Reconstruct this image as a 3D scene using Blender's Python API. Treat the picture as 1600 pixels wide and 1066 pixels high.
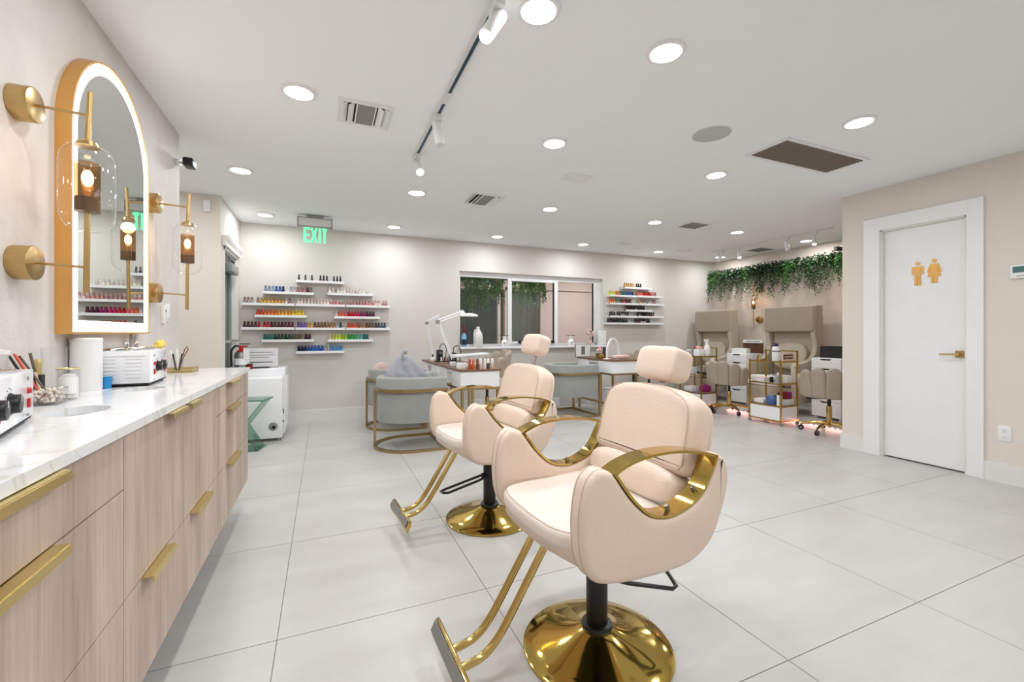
import bpy, bmesh, math, random
from mathutils import Vector, Matrix, Euler
R = math.radians
random.seed(7)
for o in list(bpy.data.objects): bpy.data.objects.remove(o)
SC = bpy.context.scene
COL = SC.collection

# ------------------------------------------------------------------ camera
FPX, CAMH, CEIL = 681.0, 1.12, 2.44
YAW = math.atan(294 / 681.0)
cam = bpy.data.cameras.new('camera'); camo = bpy.data.objects.new('camera', cam); COL.objects.link(camo)
cam.sensor_width = 36; cam.lens = FPX / 1600 * 36; cam.shift_y = -13 / 1600; cam.clip_start = .02
camo.location = (0, 0, CAMH); camo.rotation_euler = (R(90), 0, -YAW)
SC.camera = camo
# ------------------------------------------------------------------ world, exposure
w = bpy.data.worlds.new('world'); SC.world = w; w.use_nodes = True
w.node_tree.nodes['Background'].inputs[0].default_value = (.75, .80, .9, 1)
w.node_tree.nodes['Background'].inputs[1].default_value = .45
SC.view_settings.view_transform = 'Standard'; SC.view_settings.look = 'None'
SC.view_settings.gamma = 1; SC.view_settings.use_curve_mapping = False
SC.view_settings.exposure = 0.10
DOWN_W = 6.5          # watts of one ceiling downlight
# pixel -> point on a plane
_F = Vector((math.sin(YAW), math.cos(YAW), 0)); _R = Vector((math.cos(YAW), -math.sin(YAW), 0))
def _ray(u, v): return _F * FPX + _R * (u - 800) + Vector((0, 0, 520 - v))
def PZ(u, v, z): d = _ray(u, v); return Vector((0, 0, CAMH)) + d * ((z - CAMH) / d.z)
def PX(u, v, x): d = _ray(u, v); return Vector((0, 0, CAMH)) + d * (x / d.x)
def PY(u, v, y): d = _ray(u, v); return Vector((0, 0, CAMH)) + d * (y / d.y)

# ------------------------------------------------------------------ materials
def lin(c):
    f = lambda x: x / 12.92 if x <= .04045 else ((x + .055) / 1.055) ** 2.4
    return tuple(f(x / 255) for x in c) + (1,)
MATS = {}
def mat(name, rgb, rough=.5, metal=0, var=0, vscale=6, bump=0, bscale=60, emit=0, ecol=None, coat=0, stretch=None, sheen=0, spec=None):
    if name in MATS: return MATS[name]
    m = bpy.data.materials.new(name); m.use_nodes = True; MATS[name] = m
    nt = m.node_tree; b = nt.nodes['Principled BSDF']; N = nt.nodes.new; L = nt.links.new
    c = lin(rgb)
    b.inputs['Base Color'].default_value = c; b.inputs['Roughness'].default_value = rough; b.inputs['Metallic'].default_value = metal
    if spec is not None: b.inputs['Specular IOR Level'].default_value = spec
    if coat: b.inputs['Coat Weight'].default_value = coat; b.inputs['Coat Roughness'].default_value = .08
    if sheen: b.inputs['Sheen Weight'].default_value = sheen; b.inputs['Sheen Roughness'].default_value = .4
    tc = N('ShaderNodeTexCoord'); mp = N('ShaderNodeMapping'); L(tc.outputs['Object'], mp.inputs[0])
    if stretch: mp.inputs['Scale'].default_value = stretch
    nz = N('ShaderNodeTexNoise'); nz.inputs['Scale'].default_value = vscale; nz.inputs['Detail'].default_value = 5
    L(mp.outputs[0], nz.inputs['Vector'])
    rp = N('ShaderNodeValToRGB')
    v = max(var, .015)
    rp.color_ramp.elements[0].color = tuple(max(0, x * (1 - v)) for x in c[:3]) + (1,)
    rp.color_ramp.elements[1].color = tuple(min(1, x * (1 + v)) for x in c[:3]) + (1,)
    rp.color_ramp.elements[0].position = .3; rp.color_ramp.elements[1].position = .7
    L(nz.outputs['Fac'], rp.inputs[0]); L(rp.outputs[0], b.inputs['Base Color'])
    if bump:
        n2 = N('ShaderNodeTexNoise'); n2.inputs['Scale'].default_value = bscale; n2.inputs['Detail'].default_value = 4
        L(mp.outputs[0], n2.inputs['Vector'])
        bp = N('ShaderNodeBump'); bp.inputs['Strength'].default_value = bump; bp.inputs['Distance'].default_value = .01
        L(n2.outputs['Fac'], bp.inputs['Height']); L(bp.outputs[0], b.inputs['Normal'])
    if emit:
        b.inputs['Emission Color'].default_value = lin(ecol or rgb); b.inputs['Emission Strength'].default_value = emit
    return m
def glass(name, rgb=(255, 255, 255), refl=.9, tint=1.0):
    if name in MATS: return MATS[name]
    m = bpy.data.materials.new(name); m.use_nodes = True; MATS[name] = m
    nt = m.node_tree; nt.nodes.clear(); N = nt.nodes.new; L = nt.links.new
    o = N('ShaderNodeOutputMaterial'); mx = N('ShaderNodeMixShader'); tr = N('ShaderNodeBsdfTransparent'); gl = N('ShaderNodeBsdfGlossy')
    fr = N('ShaderNodeLayerWeight'); fr.inputs[0].default_value = .5
    pw = N('ShaderNodeMath'); pw.operation = 'POWER'; pw.inputs[1].default_value = 4; L(fr.outputs['Facing'], pw.inputs[0])
    mu = N('ShaderNodeMath'); mu.operation = 'MULTIPLY_ADD'; mu.inputs[1].default_value = .6 * refl; mu.inputs[2].default_value = .045 * refl
    c = lin(rgb); tr.inputs[0].default_value = tuple(x * tint for x in c[:3]) + (1,); gl.inputs['Roughness'].default_value = .02
    L(pw.outputs[0], mu.inputs[0]); L(mu.outputs[0], mx.inputs[0]); L(tr.outputs[0], mx.inputs[1]); L(gl.outputs[0], mx.inputs[2]); L(mx.outputs[0], o.inputs[0])
    return m
mat('ceiling', (248, 250, 252), .9)
mat('wall', (219, 214, 208), .8, var=.02, vscale=2)
mat('wall_r', (228, 218, 208), .75, var=.02, vscale=2)
mat('plaster', (215, 209, 205), .7, var=.07, vscale=5, bump=.25, bscale=35)
mat('plaster_r', (220, 207, 195), .7, var=.06, vscale=6, bump=.3, bscale=40)
mat('white', (240, 240, 240), .4)
mat('offwhite', (232, 230, 226), .45)
mat('whitegloss', (243, 243, 245), .15)
mat('grout', (150, 144, 138), .8)
mat('black', (16, 16, 17), .35)
mat('blackmat', (24, 24, 25), .6)
mat('chrome', (200, 200, 202), .12, 1)
mat('steel', (150, 150, 150), .3, 1)
mat('gold', (198, 168, 88), .09, 1)
mat('goldtube', (204, 176, 110), .16, 1)
mat('brass', (194, 164, 112), .28, 1, var=.05, vscale=30, stretch=(1, 1, 12))
mat('goldpull', (220, 200, 140), .32, 1)
mat('goldframe', (176, 150, 106), .3, 1)
mat('cartgold', (190, 154, 78), .28, 1)
mat('mirrorframe', (224, 170, 96), .38, .55)
mat('mirror', (225, 228, 224), .0, 1)
mat('led', (255, 252, 246), .5, emit=2.6)
mat('lens', (255, 250, 242), .5, emit=9)
mat('bulb', (255, 206, 140), .5, emit=30)
mat('green_led', (110, 250, 170), .5, emit=1.0, ecol=(110, 250, 170))
mat('pink_led', (255, 170, 160), .5, emit=3.0, ecol=(255, 150, 140))
mat('velvet', (152, 154, 151), .85, var=.06, vscale=9, sheen=.35)
mat('taupe', (168, 154, 138), .55, var=.03, vscale=8, bump=.08, bscale=120)
mat('taupe_lt', (186, 174, 156), .6, var=.04, vscale=8)
mat('leather', (233, 211, 194), .42, var=.025, vscale=7, bump=.10, bscale=90)
mat('leather_seat', (234, 222, 212), .42, var=.02, vscale=7, bump=.08, bscale=90)
mat('seam', (206, 184, 168), .6)
mat('walnut', (120, 84, 60), .4, var=.2, vscale=4, stretch=(6, 1, 1))
mat('louver_dark', (40, 34, 30), .8)
mat('greymetal', (150, 150, 146), .5, .3)
mat('red', (186, 26, 32), .35)
mat('paper', (240, 240, 240), .7)
mat('ink', (120, 120, 122), .7)
mat('cloth_grey', (160, 162, 170), .9, var=.1, vscale=14)
mat('cloth_pink', (196, 172, 162), .9, var=.1, vscale=14)
mat('magenta', (150, 30, 110), .8, var=.15, vscale=20)
mat('crimson', (130, 18, 34), .7)
mat('bluejar', (78, 100, 160), .25, var=.2, vscale=25)
mat('bluecup', (36, 140, 200), .3)
mat('leaf', (40, 68, 36), .55, var=.45, vscale=7)
mat('leaf_lt', (104, 146, 76), .55, var=.4, vscale=7)
mat('stem', (58, 62, 36), .7)
mat('ext_wall', (214, 190, 184), .8, var=.03)
mat('ext_soffit', (236, 190, 178), .8)
mat('ext_floor', (170, 164, 158), .8, var=.06)
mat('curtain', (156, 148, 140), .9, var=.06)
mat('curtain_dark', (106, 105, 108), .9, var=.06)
mat('pearl', (232, 220, 204), .2, coat=.5)
mat('brownphoto', (92, 54, 38), .4, var=.55, vscale=9)
mat('navy', (30, 34, 84), .4)
mat('blush', (226, 196, 184), .6)
mat('flower', (226, 168, 160), .7, var=.1, vscale=30)
mat('flower_y', (232, 200, 96), .7, var=.2, vscale=30)
mat('screen', (70, 110, 112), .3)
mat('sinkwhite', (222, 224, 226), .2)
mat('mesh_bronze', (120, 98, 74), .4, .6)
mat('track', (226, 226, 226), .4)
mat('groove', (26, 62, 84), .4)
glass('glass'); glass('pane', (236, 240, 238), 1.0); glass('greenglass', (190, 222, 208), 1.2); glass('amber', (246, 238, 214), 1.4)
glass('smoke', (214, 184, 146), .5)

def special_materials():
    # wood with a vertical grain
    m = mat('wood', (192, 172, 157), .5); nt = m.node_tree; b = nt.nodes['Principled BSDF']; N = nt.nodes.new; L = nt.links.new
    tc = N('ShaderNodeTexCoord')
    def noise(sc, scale, det):
        mp = N('ShaderNodeMapping'); mp.inputs['Scale'].default_value = sc; L(tc.outputs['Object'], mp.inputs[0])
        n = N('ShaderNodeTexNoise'); n.inputs['Scale'].default_value = scale; n.inputs['Detail'].default_value = det; L(mp.outputs[0], n.inputs['Vector']); return n
    n1 = noise((1, 1, .06), 9, 2); n2 = noise((1, 1, .03), 90, 6); n3 = noise((1, 1, .18), 24, 3)
    a = N('ShaderNodeMath'); a.operation = 'MULTIPLY_ADD'; a.inputs[1].default_value = .55; L(n1.outputs[0], a.inputs[0])
    c2 = N('ShaderNodeMath'); c2.operation = 'MULTIPLY_ADD'; c2.inputs[1].default_value = .35; L(n2.outputs[0], c2.inputs[0])
    c3 = N('ShaderNodeMath'); c3.operation = 'MULTIPLY'; c3.inputs[1].default_value = .25; L(n3.outputs[0], c3.inputs[0])
    L(c3.outputs[0], c2.inputs[2]); L(c2.outputs[0], a.inputs[2])
    rp = N('ShaderNodeValToRGB'); rp.color_ramp.elements[0].position = .40; rp.color_ramp.elements[1].position = .74
    rp.color_ramp.elements[0].color = lin((164, 143, 128)); rp.color_ramp.elements[1].color = lin((212, 193, 179))
    L(a.outputs[0], rp.inputs[0]); L(rp.outputs[0], b.inputs['Base Color'])
    # quartz with thin veins
    m = mat('quartz', (238, 238, 239), .14); nt = m.node_tree; b = nt.nodes['Principled BSDF']; N = nt.nodes.new; L = nt.links.new
    tc = N('ShaderNodeTexCoord'); mp = N('ShaderNodeMapping'); mp.inputs['Rotation'].default_value = (0, 0, .8); L(tc.outputs['Object'], mp.inputs[0])
    n = N('ShaderNodeTexNoise'); n.inputs['Scale'].default_value = 1.7; n.inputs['Detail'].default_value = 5; n.inputs['Distortion'].default_value = 1.2; L(mp.outputs[0], n.inputs['Vector'])
    s = N('ShaderNodeMath'); s.operation = 'SUBTRACT'; s.inputs[1].default_value = .5; L(n.outputs[0], s.inputs[0])
    ab = N('ShaderNodeMath'); ab.operation = 'ABSOLUTE'; L(s.outputs[0], ab.inputs[0])
    rp = N('ShaderNodeValToRGB'); e = rp.color_ramp.elements; e[0].position = 0; e[1].position = .014
    e[0].color = lin((222, 219, 214)); e[1].color = lin((240, 240, 241)); L(ab.outputs[0], rp.inputs[0]); L(rp.outputs[0], b.inputs['Base Color'])
    # porcelain tile: cloudy, faint streaks
    m = mat('tile', (214, 209, 203), .3); nt = m.node_tree; b = nt.nodes['Principled BSDF']; N = nt.nodes.new; L = nt.links.new
    gm = N('ShaderNodeNewGeometry'); mp = N('ShaderNodeMapping'); mp.inputs['Scale'].default_value = (.6, 1.8, 1); mp.inputs['Rotation'].default_value = (0, 0, .3); L(gm.outputs['Position'], mp.inputs[0])
    n = N('ShaderNodeTexNoise'); n.inputs['Scale'].default_value = 2.2; n.inputs['Detail'].default_value = 7; n.inputs['Roughness'].default_value = .6; L(mp.outputs[0], n.inputs['Vector'])
    rp = N('ShaderNodeValToRGB'); e = rp.color_ramp.elements; e[0].position = .3; e[1].position = .72
    e[0].color = lin((191, 188, 184)); e[1].color = lin((204, 202, 199)); L(n.outputs[0], rp.inputs[0]); L(rp.outputs[0], b.inputs['Base Color'])
    rr = N('ShaderNodeMapRange'); rr.inputs[3].default_value = .26; rr.inputs[4].default_value = .42; L(n.outputs[0], rr.inputs[0]); L(rr.outputs[0], b.inputs['Roughness'])
special_materials()

# ------------------------------------------------------------------ mesh builder
def V(*a): return Vector(a)
class MB:
    def __init__(s): s.v = []; s.f = []; s.m = []; s.X = None
    def add(s, vs, fs, mi=0):
        n = len(s.v)
        s.v += [(s.X @ Vector(p)) if s.X else Vector(p) for p in vs]
        for f in fs: s.f.append([n + i for i in f]); s.m.append(mi)
        return s
    def box(s, x0, y0, z0, x1, y1, z1, mi=0):
        vs = [(x, y, z) for x in (x0, x1) for y in (y0, y1) for z in (z0, z1)]
        return s.add(vs, [(0, 1, 3, 2), (4, 6, 7, 5), (0, 4, 5, 1), (2, 3, 7, 6), (0, 2, 6, 4), (1, 5, 7, 3)], mi)
    def cbox(s, c, d, mi=0):
        return s.box(c[0] - d[0] / 2, c[1] - d[1] / 2, c[2] - d[2] / 2, c[0] + d[0] / 2, c[1] + d[1] / 2, c[2] + d[2] / 2, mi)
    def cyl(s, p0, p1, r0, r1=None, n=16, mi=0):
        if r1 is None: r1 = r0
        p0, p1 = Vector(p0), Vector(p1); d = (p1 - p0).normalized()
        a = d.orthogonal().normalized(); b = d.cross(a)
        vs = []
        for p, r in ((p0, r0), (p1, r1)):
            for i in range(n):
                t = 2 * math.pi * i / n; vs.append(p + a * (r * math.cos(t)) + b * (r * math.sin(t)))
        fs = [(i, (i + 1) % n, n + (i + 1) % n, n + i) for i in range(n)] + [tuple(range(n))[::-1], tuple(range(n, 2 * n))]
        return s.add(vs, fs, mi)
    def lathe(s, prof, c=(0, 0, 0), n=24, sx=1, sy=1, mi=0, caps=True):
        vs = []; fs = []; k = len(prof)
        for r, z in prof:
            r = max(r, 1e-4)
            for i in range(n):
                t = 2 * math.pi * i / n; vs.append((c[0] + r * sx * math.cos(t), c[1] + r * sy * math.sin(t), c[2] + z))
        for j in range(k - 1):
            for i in range(n): fs.append((j * n + i, j * n + (i + 1) % n, (j + 1) * n + (i + 1) % n, (j + 1) * n + i))
        if caps and prof[0][0] > 1e-3: fs.append(tuple(range(n))[::-1])
        if caps and prof[-1][0] > 1e-3: fs.append(tuple(range((k - 1) * n, k * n)))
        return s.add(vs, fs, mi)
    def sweep(s, pts, prof, closed=False, up=(0, 0, 1), mi=0):
        pts = [Vector(p) for p in pts]; n = len(pts); k = len(prof); vs = []; up = Vector(up)
        for i, p in enumerate(pts):
            if closed: t = (pts[(i + 1) % n] - pts[i - 1])
            else: t = pts[min(i + 1, n - 1)] - pts[max(i - 1, 0)]
            t.normalize(); sd = t.cross(up)
            if sd.length < 1e-4: sd = t.orthogonal()
            sd.normalize(); u2 = sd.cross(t)
            # mitre
            sc = 1.0
            if 0 < i < n - 1 or closed:
                a = (pts[i] - pts[i - 1]).normalized(); cs = max(.35, a.dot(t)); sc = 1 / cs
            for (a, b) in prof: vs.append(p + sd * (a * sc) + u2 * b)
        fs = []
        m = n if closed else n - 1
        for i in range(m):
            j = (i + 1) % n
            for q in range(k): fs.append((i * k + q, i * k + (q + 1) % k, j * k + (q + 1) % k, j * k + q))
        if not closed: fs += [tuple(range(k))[::-1], tuple(range((n - 1) * k, n * k))]
        return s.add(vs, fs, mi)
    def tube(s, pts, r, n=8, closed=False, mi=0):
        pts = [Vector(p) for p in pts]; m = len(pts); vs = []
        t0 = (pts[1] - pts[0]).normalized(); a = t0.orthogonal().normalized()
        for i, p in enumerate(pts):
            if closed: t = (pts[(i + 1) % m] - pts[i - 1]).normalized()
            else: t = (pts[min(i + 1, m - 1)] - pts[max(i - 1, 0)]).normalized()
            a = (a - t * a.dot(t)).normalized(); b = t.cross(a)
            rr = r[i] if isinstance(r, (list, tuple)) else r
            for q in range(n):
                g = 2 * math.pi * q / n; vs.append(p + a * (rr * math.cos(g)) + b * (rr * math.sin(g)))
        fs = []
        for i in range(m if closed else m - 1):
            j = (i + 1) % m
            for q in range(n): fs.append((i * n + q, i * n + (q + 1) % n, j * n + (q + 1) % n, j * n + q))
        if not closed: fs += [tuple(range(n))[::-1], tuple(range((m - 1) * n, m * n))]
        return s.add(vs, fs, mi)
    def prism(s, ol, a, b, ax='y', mi=0):
        mk = {'y': lambda p, t: (p[0], t, p[1]), 'z': lambda p, t: (p[0], p[1], t), 'x': lambda p, t: (t, p[0], p[1])}[ax]
        n = len(ol); vs = [mk(p, a) for p in ol] + [mk(p, b) for p in ol]
        return s.add(vs, [(i, (i + 1) % n, n + (i + 1) % n, n + i) for i in range(n)] + [tuple(range(n))[::-1], tuple(range(n, 2 * n))], mi)
    def puffy(s, ol, a, b, r, ax='y', seg=5, belly=0, mi=0):
        """outline extruded from a to b with rounded rims of radius r"""
        mk = {'y': lambda p, t: (p[0], t, p[1]), 'z': lambda p, t: (p[0], p[1], t), 'x': lambda p, t: (t, p[0], p[1])}[ax]
        n = len(ol); P = [Vector((p[0], p[1])) for p in ol]
        area = sum(P[i].x * P[(i + 1) % n].y - P[(i + 1) % n].x * P[i].y for i in range(n))
        sg = 1 if area > 0 else -1
        nor = []
        for i in range(n):
            d = (P[(i + 1) % n] - P[i - 1]).normalized(); nor.append(Vector((d.y, -d.x)) * sg)
        layers = []
        for k in range(seg + 1):
            g = math.pi / 2 * k / seg; layers.append((r * (1 - math.sin(g)), a + r * (1 - math.cos(g))))
        lay = layers + [(i, a + b - t) for i, t in reversed(layers)]
        vs = []
        for ins, t in lay: vs += [mk(P[i] - nor[i] * ins, t) for i in range(n)]
        fs = []
        for k in range(len(lay) - 1):
            for i in range(n): fs.append((k * n + i, k * n + (i + 1) % n, (k + 1) * n + (i + 1) % n, (k + 1) * n + i))
        fs += [tuple(range(n))[::-1], tuple(range((len(lay) - 1) * n, len(lay) * n))]
        return s.add(vs, fs, mi)
    def sup(s, c, d, e=.5, e2=None, n=24, m=14, mi=0):
        """super-ellipsoid: soft box, d = full sizes"""
        if e2 is None: e2 = e
        pw = lambda x, k: math.copysign(abs(x) ** k, x)
        vs = []; fs = []
        for j in range(m + 1):
            ph = -math.pi / 2 + math.pi * j / m
            for i in range(n):
                th = 2 * math.pi * i / n
                vs.append((c[0] + d[0] / 2 * pw(math.cos(ph), e) * pw(math.cos(th), e2), c[1] + d[1] / 2 * pw(math.cos(ph), e) * pw(math.sin(th), e2), c[2] + d[2] / 2 * pw(math.sin(ph), e)))
        for j in range(m):
            for i in range(n): fs.append((j * n + i, j * n + (i + 1) % n, (j + 1) * n + (i + 1) % n, (j + 1) * n + i))
        return s.add(vs, fs, mi)
    def mesh(s, name, mats, bevel=0, bseg=2, smooth=40, weld=True):
        me = bpy.data.meshes.new(name); bm = bmesh.new()
        vv = [bm.verts.new(p) for p in s.v]
        for f, mi in zip(s.f, s.m):
            try:
                q = bm.faces.new([vv[i] for i in f]); q.material_index = mi
            except ValueError: pass
        if weld: bmesh.ops.remove_doubles(bm, verts=bm.verts, dist=1e-5)
        bmesh.ops.recalc_face_normals(bm, faces=bm.faces)
        if bevel: bmesh.ops.bevel(bm, geom=list(bm.edges), offset=bevel, segments=bseg, profile=.5, affect='EDGES', clamp_overlap=True)
        bm.to_mesh(me); bm.free()
        for m in (mats if isinstance(mats, (list, tuple)) else [mats]): me.materials.append(MATS[m] if isinstance(m, str) else m)
        if smooth:
            me.shade_smooth(); me.set_sharp_from_angle(angle=R(smooth))
        return me
def O(name, mb, mats, parent=None, loc=None, rot=None, bevel=0, bseg=2, smooth=40, label=None, cat=None, group=None, kind=None):
    me = mb if isinstance(mb, bpy.types.Mesh) else mb.mesh(name, mats, bevel, bseg, smooth)
    o = bpy.data.objects.new(name, me); COL.objects.link(o)
    if parent: o.parent = parent
    if loc is not None: o.location = loc
    if rot is not None: o.rotation_euler = rot
    return tag(o, label, cat, group, kind)
def tag(o, label=None, cat=None, group=None, kind=None):
    if label: o['label'] = label
    if cat: o['category'] = cat
    if group: o['group'] = group
    if kind: o['kind'] = kind
    return o
def T(name, label, cat, loc=(0, 0, 0), rz=0, group=None, kind=None):
    o = bpy.data.objects.new(name, None); COL.objects.link(o); o.empty_display_size = .05
    o.location = loc; o.rotation_euler = (0, 0, rz)
    return tag(o, label, cat, group, kind)
def copy_tree(o, parent=None):
    c = o.copy(); COL.objects.link(c)
    if parent: c.parent = parent
    for ch in list(o.children): copy_tree(ch, c)
    return c
def spline(pts, k=6, closed=True):
    n = len(pts); out = []
    P = [Vector(p) for p in pts]
    rng = range(n) if closed else range(n - 1)
    for i in rng:
        if closed: a, b, c, d = P[i - 1], P[i], P[(i + 1) % n], P[(i + 2) % n]
        else: a, b, c, d = P[max(i - 1, 0)], P[i], P[i + 1], P[min(i + 2, n - 1)]
        for j in range(k):
            t = j / k
            out.append(.5 * ((2 * b) + (c - a) * t + (2 * a - 5 * b + 4 * c - d) * t * t + (3 * b - a - 3 * c + d) * t ** 3))
    if not closed: out.append(P[-1])
    return out
def rrect(x0, y0, x1, y1, r, k=5):
    out = []
    for cx, cy, a0 in ((x1 - r, y1 - r, 0), (x0 + r, y1 - r, 90), (x0 + r, y0 + r, 180), (x1 - r, y0 + r, 270)):
        for i in range(k + 1):
            a = R(a0 + 90 * i / k); out.append((cx + r * math.cos(a), cy + r * math.sin(a)))
    return out
SQ = lambda a, b=None: [(-a / 2, -(b or a) / 2), (a / 2, -(b or a) / 2), (a / 2, (b or a) / 2), (-a / 2, (b or a) / 2)]
# ------------------------------------------------------------------ the room shell
ST = 'structure'
def struct(name, mb, m, **k): return O(name, mb, m, kind=ST, smooth=0, **k)
XL, XB, XR, XN, YB, YR, YF = -.885, -.915, 6.73, 4.65, 6.05, 2.63, -2.2
floor = struct('floor', MB().box(-2.5, YF - .1, -.12, 6.95, YB + .15, -.003), 'grout')
def tiles():
    TX, TY, G = .8075, .8025, .0035
    cache = {}
    xs = [-.157 + TX * i for i in range(-3, 10)]; ys = [.993 + TY * i for i in range(-4, 8)]
    for x in xs:
        for y in ys:
            x0, x1 = max(x + G / 2, -2.4), min(x + TX - G / 2, XR); y0, y1 = max(y + G / 2, YF), min(y + TY - G / 2, YB)
            if x1 - x0 < .01 or y1 - y0 < .01: continue
            if x0 > XN and y1 < YR - .02: continue
            if x1 < XL - .05 and (y1 < 3.5 or y0 > 5.0): continue
            key = (round(x1 - x0, 3), round(y1 - y0, 3))
            if key not in cache: cache[key] = MB().box(0, 0, -.012, key[0], key[1], 0).mesh('tile', 'tile', smooth=0)
            O('tile', cache[key], None, parent=floor, loc=(x0, y0, 0))
tiles()
ceiling = struct('ceiling', MB().box(-2.5, YF - .1, CEIL, 6.95, YB + .15, CEIL + .1), 'ceiling')
struct('wall_left', MB().box(-2.5, YF - .1, 0, XL, 3.55, CEIL), 'plaster')
struct('wall_recess', MB().box(-2.5, 3.55, 0, -2.4, 4.97, CEIL), 'wall')
struct('wall_alcove', MB().box(-2.5, 4.97, 0, XB, 5.06, CEIL), 'wall_r')
D2A, D2B, D2H = 5.13, 5.83, 1.985
struct('wall_left_back', MB().box(XB - .12, 5.06, 0, XB, D2A, CEIL).box(XB - .12, D2B, 0, XB, YB, CEIL).box(XB - .12, D2A, D2H, XB, D2B, CEIL), 'wall')
WX0, WX1, WZ0, WZ1 = 1.79, 4.257, .915, 2.012
struct('wall_back', MB().box(-1.035, YB, 0, WX0, YB + .15, CEIL).box(WX1, YB, 0, XR + .1, YB + .15, CEIL)
       .box(WX0, YB, 0, WX1, YB + .15, WZ0).box(WX0, YB, WZ1, WX1, YB + .15, CEIL), 'wall')
struct('wall_right', MB().box(XR, YR - .1, 0, XR + .1, YB, CEIL), 'plaster_r')
D1A, D1B, D1H = 1.725, 2.315, 2.05
struct('wall_right_near', MB().box(XN, YF - .1, 0, XN + .12, D1A, CEIL).box(XN, D1B, 0, XN + .12, YR, CEIL).box(XN, D1A, D1H, XN + .12, D1B, CEIL), 'wall_r')
struct('wall_return', MB().box(XN + .12, YR - .1, 0, XR, YR, CEIL), 'wall_r')
struct('wall_front', MB().box(XL, YF - .1, 0, XN, YF, CEIL), 'wall')
BH = .145
struct('baseboard_back', MB().box(XB, YB - .014, 0, XR, YB, BH), 'offwhite')
struct('baseboard_right', MB().box(XR - .014, YR, 0, XR, YB - .014, BH), 'offwhite')
struct('baseboard_right_near', MB().box(XN - .014, YF, 0, XN, D1A - .09, BH).box(XN - .014, D1B + .125, 0, XN, YR + .014, BH).box(XN, YR, 0, XN + .1, YR + .014, BH), 'offwhite')
struct('baseboard_alcove', MB().box(-2.4, 4.956, 0, XB + .014, 4.97, BH), 'offwhite')
struct('baseboard_front', MB().box(XL, YF, 0, XN - .014, YF + .014, BH), 'offwhite')

# restroom door
d1 = T('door_1', 'white flush restroom door with gold figures and lever handle', 'door', (XN, (D1A + D1B) / 2, 0), kind=ST)
hw = (D1B - D1A) / 2
O('door_panel', MB().box(.035, -hw + .004, .012, .075, hw - .004, D1H - .012), 'white', d1, smooth=0)
for s in (1, -1):
    O('jamb', MB().box(-.004, s * hw - .018 * (s > 0), 0, .11, s * hw + .018 * (s < 0), D1H), 'offwhite', d1, smooth=0)
O('jamb', MB().box(-.004, -hw, D1H - .014, .11, hw, D1H), 'offwhite', d1, smooth=0)
O('door_casing', MB().box(-.02, -hw - .095, 0, 0, -hw + .004, D1H + .115), 'white', d1, bevel=.003, smooth=0)
O('door_casing', MB().box(-.02, hw - .004, 0, 0, hw + .125, D1H + .115), 'white', d1, bevel=.003, smooth=0)
O('door_casing', MB().box(-.021, -hw - .003, D1H - .004, 0, hw + .003, D1H + .116), 'white', d1, bevel=.003, smooth=0)
hd = O('door_handle', MB().box(.022, -hw + .022, .92, .035, -hw + .085, .975).cyl((.022, -hw + .055, .947), (-.02, -hw + .055, .947), .009).cyl((-.018, -hw + .045, .947), (-.022, -hw + .165, .944), .008, .007), 'brass', d1, label='brass lever handle on a square plate')
def man(mb, y, z):
    mb.cyl((.029, y, z + .088), (.035, y, z + .088), .0165, n=18)
    mb.prism([(y - .040, z + .062), (y + .040, z + .062), (y + .040, z - .005), (y + .029, z - .005), (y + .029, z + .04), (y + .022, z + .04), (y + .022, z - .1), (y + .002, z - .1), (y + .002, z - .02), (y - .002, z - .02), (y - .002, z - .1), (y - .022, z - .1), (y - .022, z + .04), (y - .029, z + .04), (y - .029, z - .005), (y - .040, z - .005)], .029, .035, 'x')
    return mb
def woman(mb, y, z):
    mb.cyl((.029, y, z + .088), (.035, y, z + .088), .0165, n=18)
    mb.prism([(y - .026, z + .062), (y + .026, z + .062), (y + .048, z - .004), (y + .038, z - .01), (y + .022, z + .036), (y + .044, z - .045), (y + .021, z - .045), (y + .021, z - .1), (y + .003, z - .1), (y + .003, z - .045), (y - .003, z - .045), (y - .003, z - .1), (y - .021, z - .1), (y - .021, z - .045), (y - .044, z - .045), (y - .022, z + .036), (y - .038, z - .01), (y - .048, z - .004)], .029, .035, 'x')
    return mb
O('restroom_symbol', man(MB(), .035, 1.625), 'mirrorframe', d1, smooth=0, label='gold man figure')
O('restroom_symbol', woman(MB(), -.075, 1.635), 'mirrorframe', d1, smooth=0, label='gold woman figure')

# exit door on the left back wall
d2 = T('door_2', 'aluminium framed glass exit door with grey closer and push bar', 'door', (XB, (D2A + D2B) / 2, 0), kind=ST)
hw2 = (D2B - D2A) / 2
for s in (1, -1): O('jamb', MB().box(-.115, s * hw2 - .03 * (s > 0), 0, .004, s * hw2 + .03 * (s < 0), D2H), 'offwhite', d2, smooth=0)
O('jamb', MB().box(-.115, -hw2, D2H - .03, .004, hw2, D2H), 'offwhite', d2, smooth=0)
O('crown_casing', MB().prism([(0, D2H + .0), (.03, D2H), (.03, D2H + .03), (.05, D2H + .07), (.055, D2H + .1), (0, D2H + .1)], -hw2 - .07, hw2 + .07, 'y'), 'offwhite', d2, smooth=0)
for s in (1, -1): O('door_stile', MB().box(-.085, s * (hw2 - .03) - .07 * (s > 0), .01, -.045, s * (hw2 - .03) + .07 * (s < 0), D2H - .035), 'greymetal', d2, smooth=0)
O('door_rail', MB().box(-.085, -hw2 + .1, D2H - .13, -.045, hw2 - .1, D2H - .035), 'greymetal', d2, smooth=0)
O('door_rail', MB().box(-.085, -hw2 + .1, .01, -.045, hw2 - .1, .2), 'greymetal', d2, smooth=0)
O('pane', MB().box(-.068, -hw2 + .1, .2, -.062, hw2 - .1, D2H - .13), 'pane', d2, smooth=0)
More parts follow.
